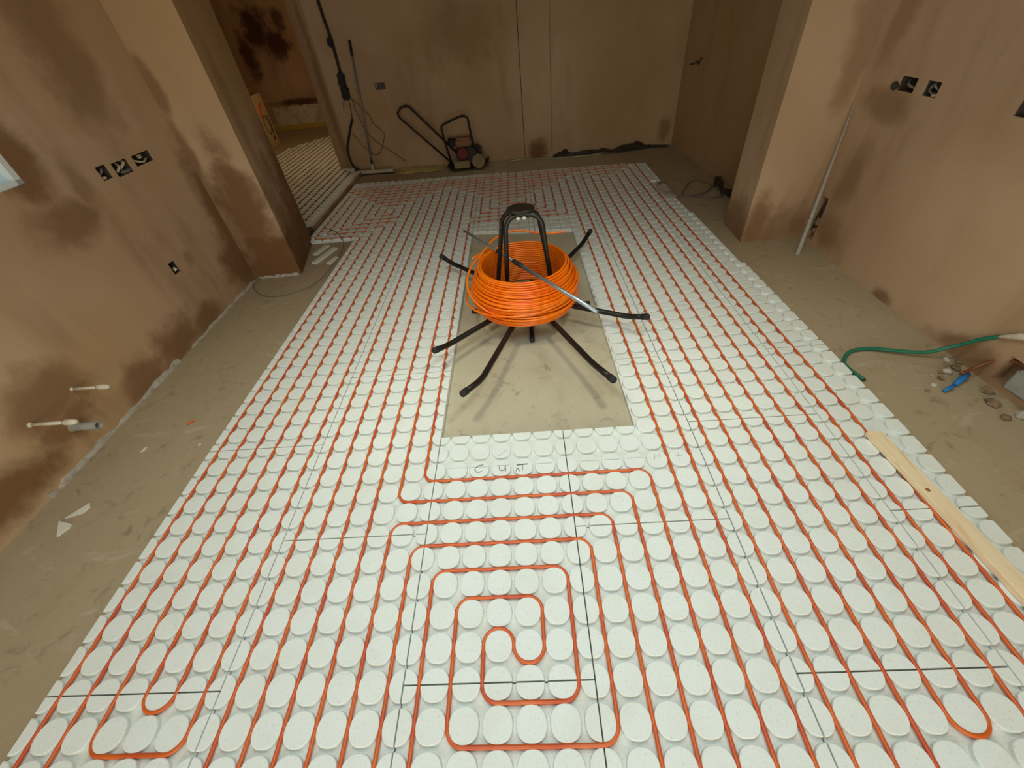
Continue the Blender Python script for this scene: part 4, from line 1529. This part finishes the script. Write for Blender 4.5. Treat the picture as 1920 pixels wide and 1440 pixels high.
tube(bm, [hb - off * .7, ht - off, ht - off * 0.8 + Vector((-0.035, 0.01, 0.04)), ht - off * 0.1 + Vector((-0.03, 0.01, 0.045)), ht + off * 0.7 + Vector((0.0, 0.0, 0.015)), ht + off + Vector((0.025, -0.005, -0.02)), hb + off * .9], 0.014, 10)
part('handle', bm, 'frame_tube', pc, True)

# ------------------------------------------------------------------ the room beyond the opening
rr = random.Random(31)
bm = bmesh.new()
top = [(-4.62 + 0.05 * k, 0.36 + 0.05 * mnoise.noise((k * 0.9, 3.1, 0))) for k in range(22)]
a = [bm.verts.new((x, 9.948, 0.055)) for x, z in top]
b = [bm.verts.new((x, 9.944, z)) for x, z in top]
c = [bm.verts.new((x, 9.955, z)) for x, z in top]
for k in range(21):
    bm.faces.new([a[k], a[k + 1], b[k + 1], b[k]])
    bm.faces.new([b[k], b[k + 1], c[k + 1], c[k]])
o = struct('trim_2', bm, 'chalk', 'old white unplastered band low on the far room wall')
bm = bmesh.new()
box(bm, (-3.9, 9.90, 0.0), (2.6, 0.10, 0.075))
tag(obj('edge_insulation', bm, 'yellow_strip'), 'yellow edge insulation strip at the foot of the far room wall', 'insulation')
bm = bmesh.new()
box(bm, (-3.9, 9.935, 0.045), (2.6, 0.03, 0.02))
struct('baseboard_far', bm, 'chalk', 'thin pale ledge above the yellow insulation')

cb = thing('printed_box', 'tall white box with orange and dark print behind the left pier', 'box', (-4.15, 8.18, ZF))
rot = math.radians(10)
R_ = Matrix.Rotation(rot, 4, 'Z')
bm = bmesh.new()
box(bm, (-4.17, 8.18, 0.37), (0.42, 0.62, 0.81), R_)
bmesh.ops.bevel(bm, geom=bm.edges[:], offset=0.012, segments=2, affect='EDGES')
part('carton', bm, 'card', cb)
bm = bmesh.new()
box(bm, (-4.19, 8.17, 0.825), (0.40, 0.56, 0.10), R_ @ Matrix.Rotation(0.1, 4, 'X'))
bmesh.ops.bevel(bm, geom=bm.edges[:], offset=0.03, segments=2, affect='EDGES')
part('top_flap', bm, 'brown_card', cb)


def face_pt(u, v):
    """point on the carton's +x face: u along y (-.31...31), v height"""
    p = R_ @ Vector((0.2115, u, 0))
    return Vector((-4.17 + p.x, 8.18 + p.y, v))


def decal(name, pts_, w, mat):
    bm = bmesh.new()
    tube(bm, [face_pt(*q) for q in pts_], w, 6)
    part(name, bm, mat, cb)


decal('orange_arc', [(0.05 + 0.17 * math.cos(t), 0.50 + 0.14 * math.sin(t)) for t in [1.6 + k * 0.16 for k in range(12)]], 0.022, 'orange_print')
decal('dark_loop', [(0.0 + 0.13 * math.cos(t), 0.33 + 0.14 * math.sin(t)) for t in [k * 2 * PI / 24 for k in range(25)]], 0.006, 'ink')
decal('dark_stroke', [(0.16, 0.46), (0.19, 0.36), (0.18, 0.24), (0.12, 0.14)], 0.010, 'ink')
bm = bmesh.new()
lathe(bm, [(0.03, -0.002), (0.03, 0.003)], tuple(face_pt(0.10, 0.10)), 12, 'x')
part('dark_dot', bm, 'ink', cb)

# ------------------------------------------------------------------ lamps
def bulb_lamp(name, loc, power, col, label, radius=0.06):
    root = thing(name, label, 'lamp', loc)
    bm = bmesh.new()
    tube(bm, [(loc[0], loc[1], loc[2]), (loc[0], loc[1], ZC)], 0.004, 8)
    part('flex', bm, 'wire_white', root)
    bm = bmesh.new()
    lathe(bm, [(0.02, 0.0), (0.022, 0.05), (0.012, 0.06)], loc, 14)
    part('lampholder', bm, 'white_plastic', root)
    d = bpy.data.lights.new(name + '_light', 'POINT')
    d.energy = power
    d.color = col
    d.shadow_soft_size = radius
    o = bpy.data.objects.new(name + '_light', d)
    o.location = (0, 0, -radius - 0.01)
    link(o, root)


def fill_spot(loc, power, col, label):  # added spot to brighten the middle of the floor, no such fitting visible
    root = thing('fill_spot', label, 'lamp', loc, 'added ceiling fill spots')
    bm = bmesh.new()
    lathe(bm, [(0.055, 0.0), (0.058, 0.004), (0.058, 0.012), (0.03, 0.014)], loc, 20)
    part('bezel', bm, 'white_plastic', root)
    d = bpy.data.lights.new('fill_spot_beam', 'SPOT')
    d.energy = power
    d.color = col
    d.spot_size = math.radians(105)
    d.spot_blend = 0.9
    d.shadow_soft_size = 0.22
    o = bpy.data.objects.new('fill_spot_beam', d)
    o.location = (0, 0, -0.01)
    link(o, root)


DL = 82
for k, x in enumerate((-0.35, 1.30)):
    fill_spot((x, 1.25, ZC - 0.013), DL, (0.98, 0.97, 0.78), 'added unseen ceiling downlight over the %s of the boards' % ('left side' if k == 0 else 'right side'))
bulb_lamp('pendant_lamp', (-2.5, 6.9, 2.25), 16, (1.0, 0.73, 0.40), 'bare ceiling pendant in the room beyond the opening', 0.08)
print('studs', stud_total, 'objects', len(bpy.data.objects))
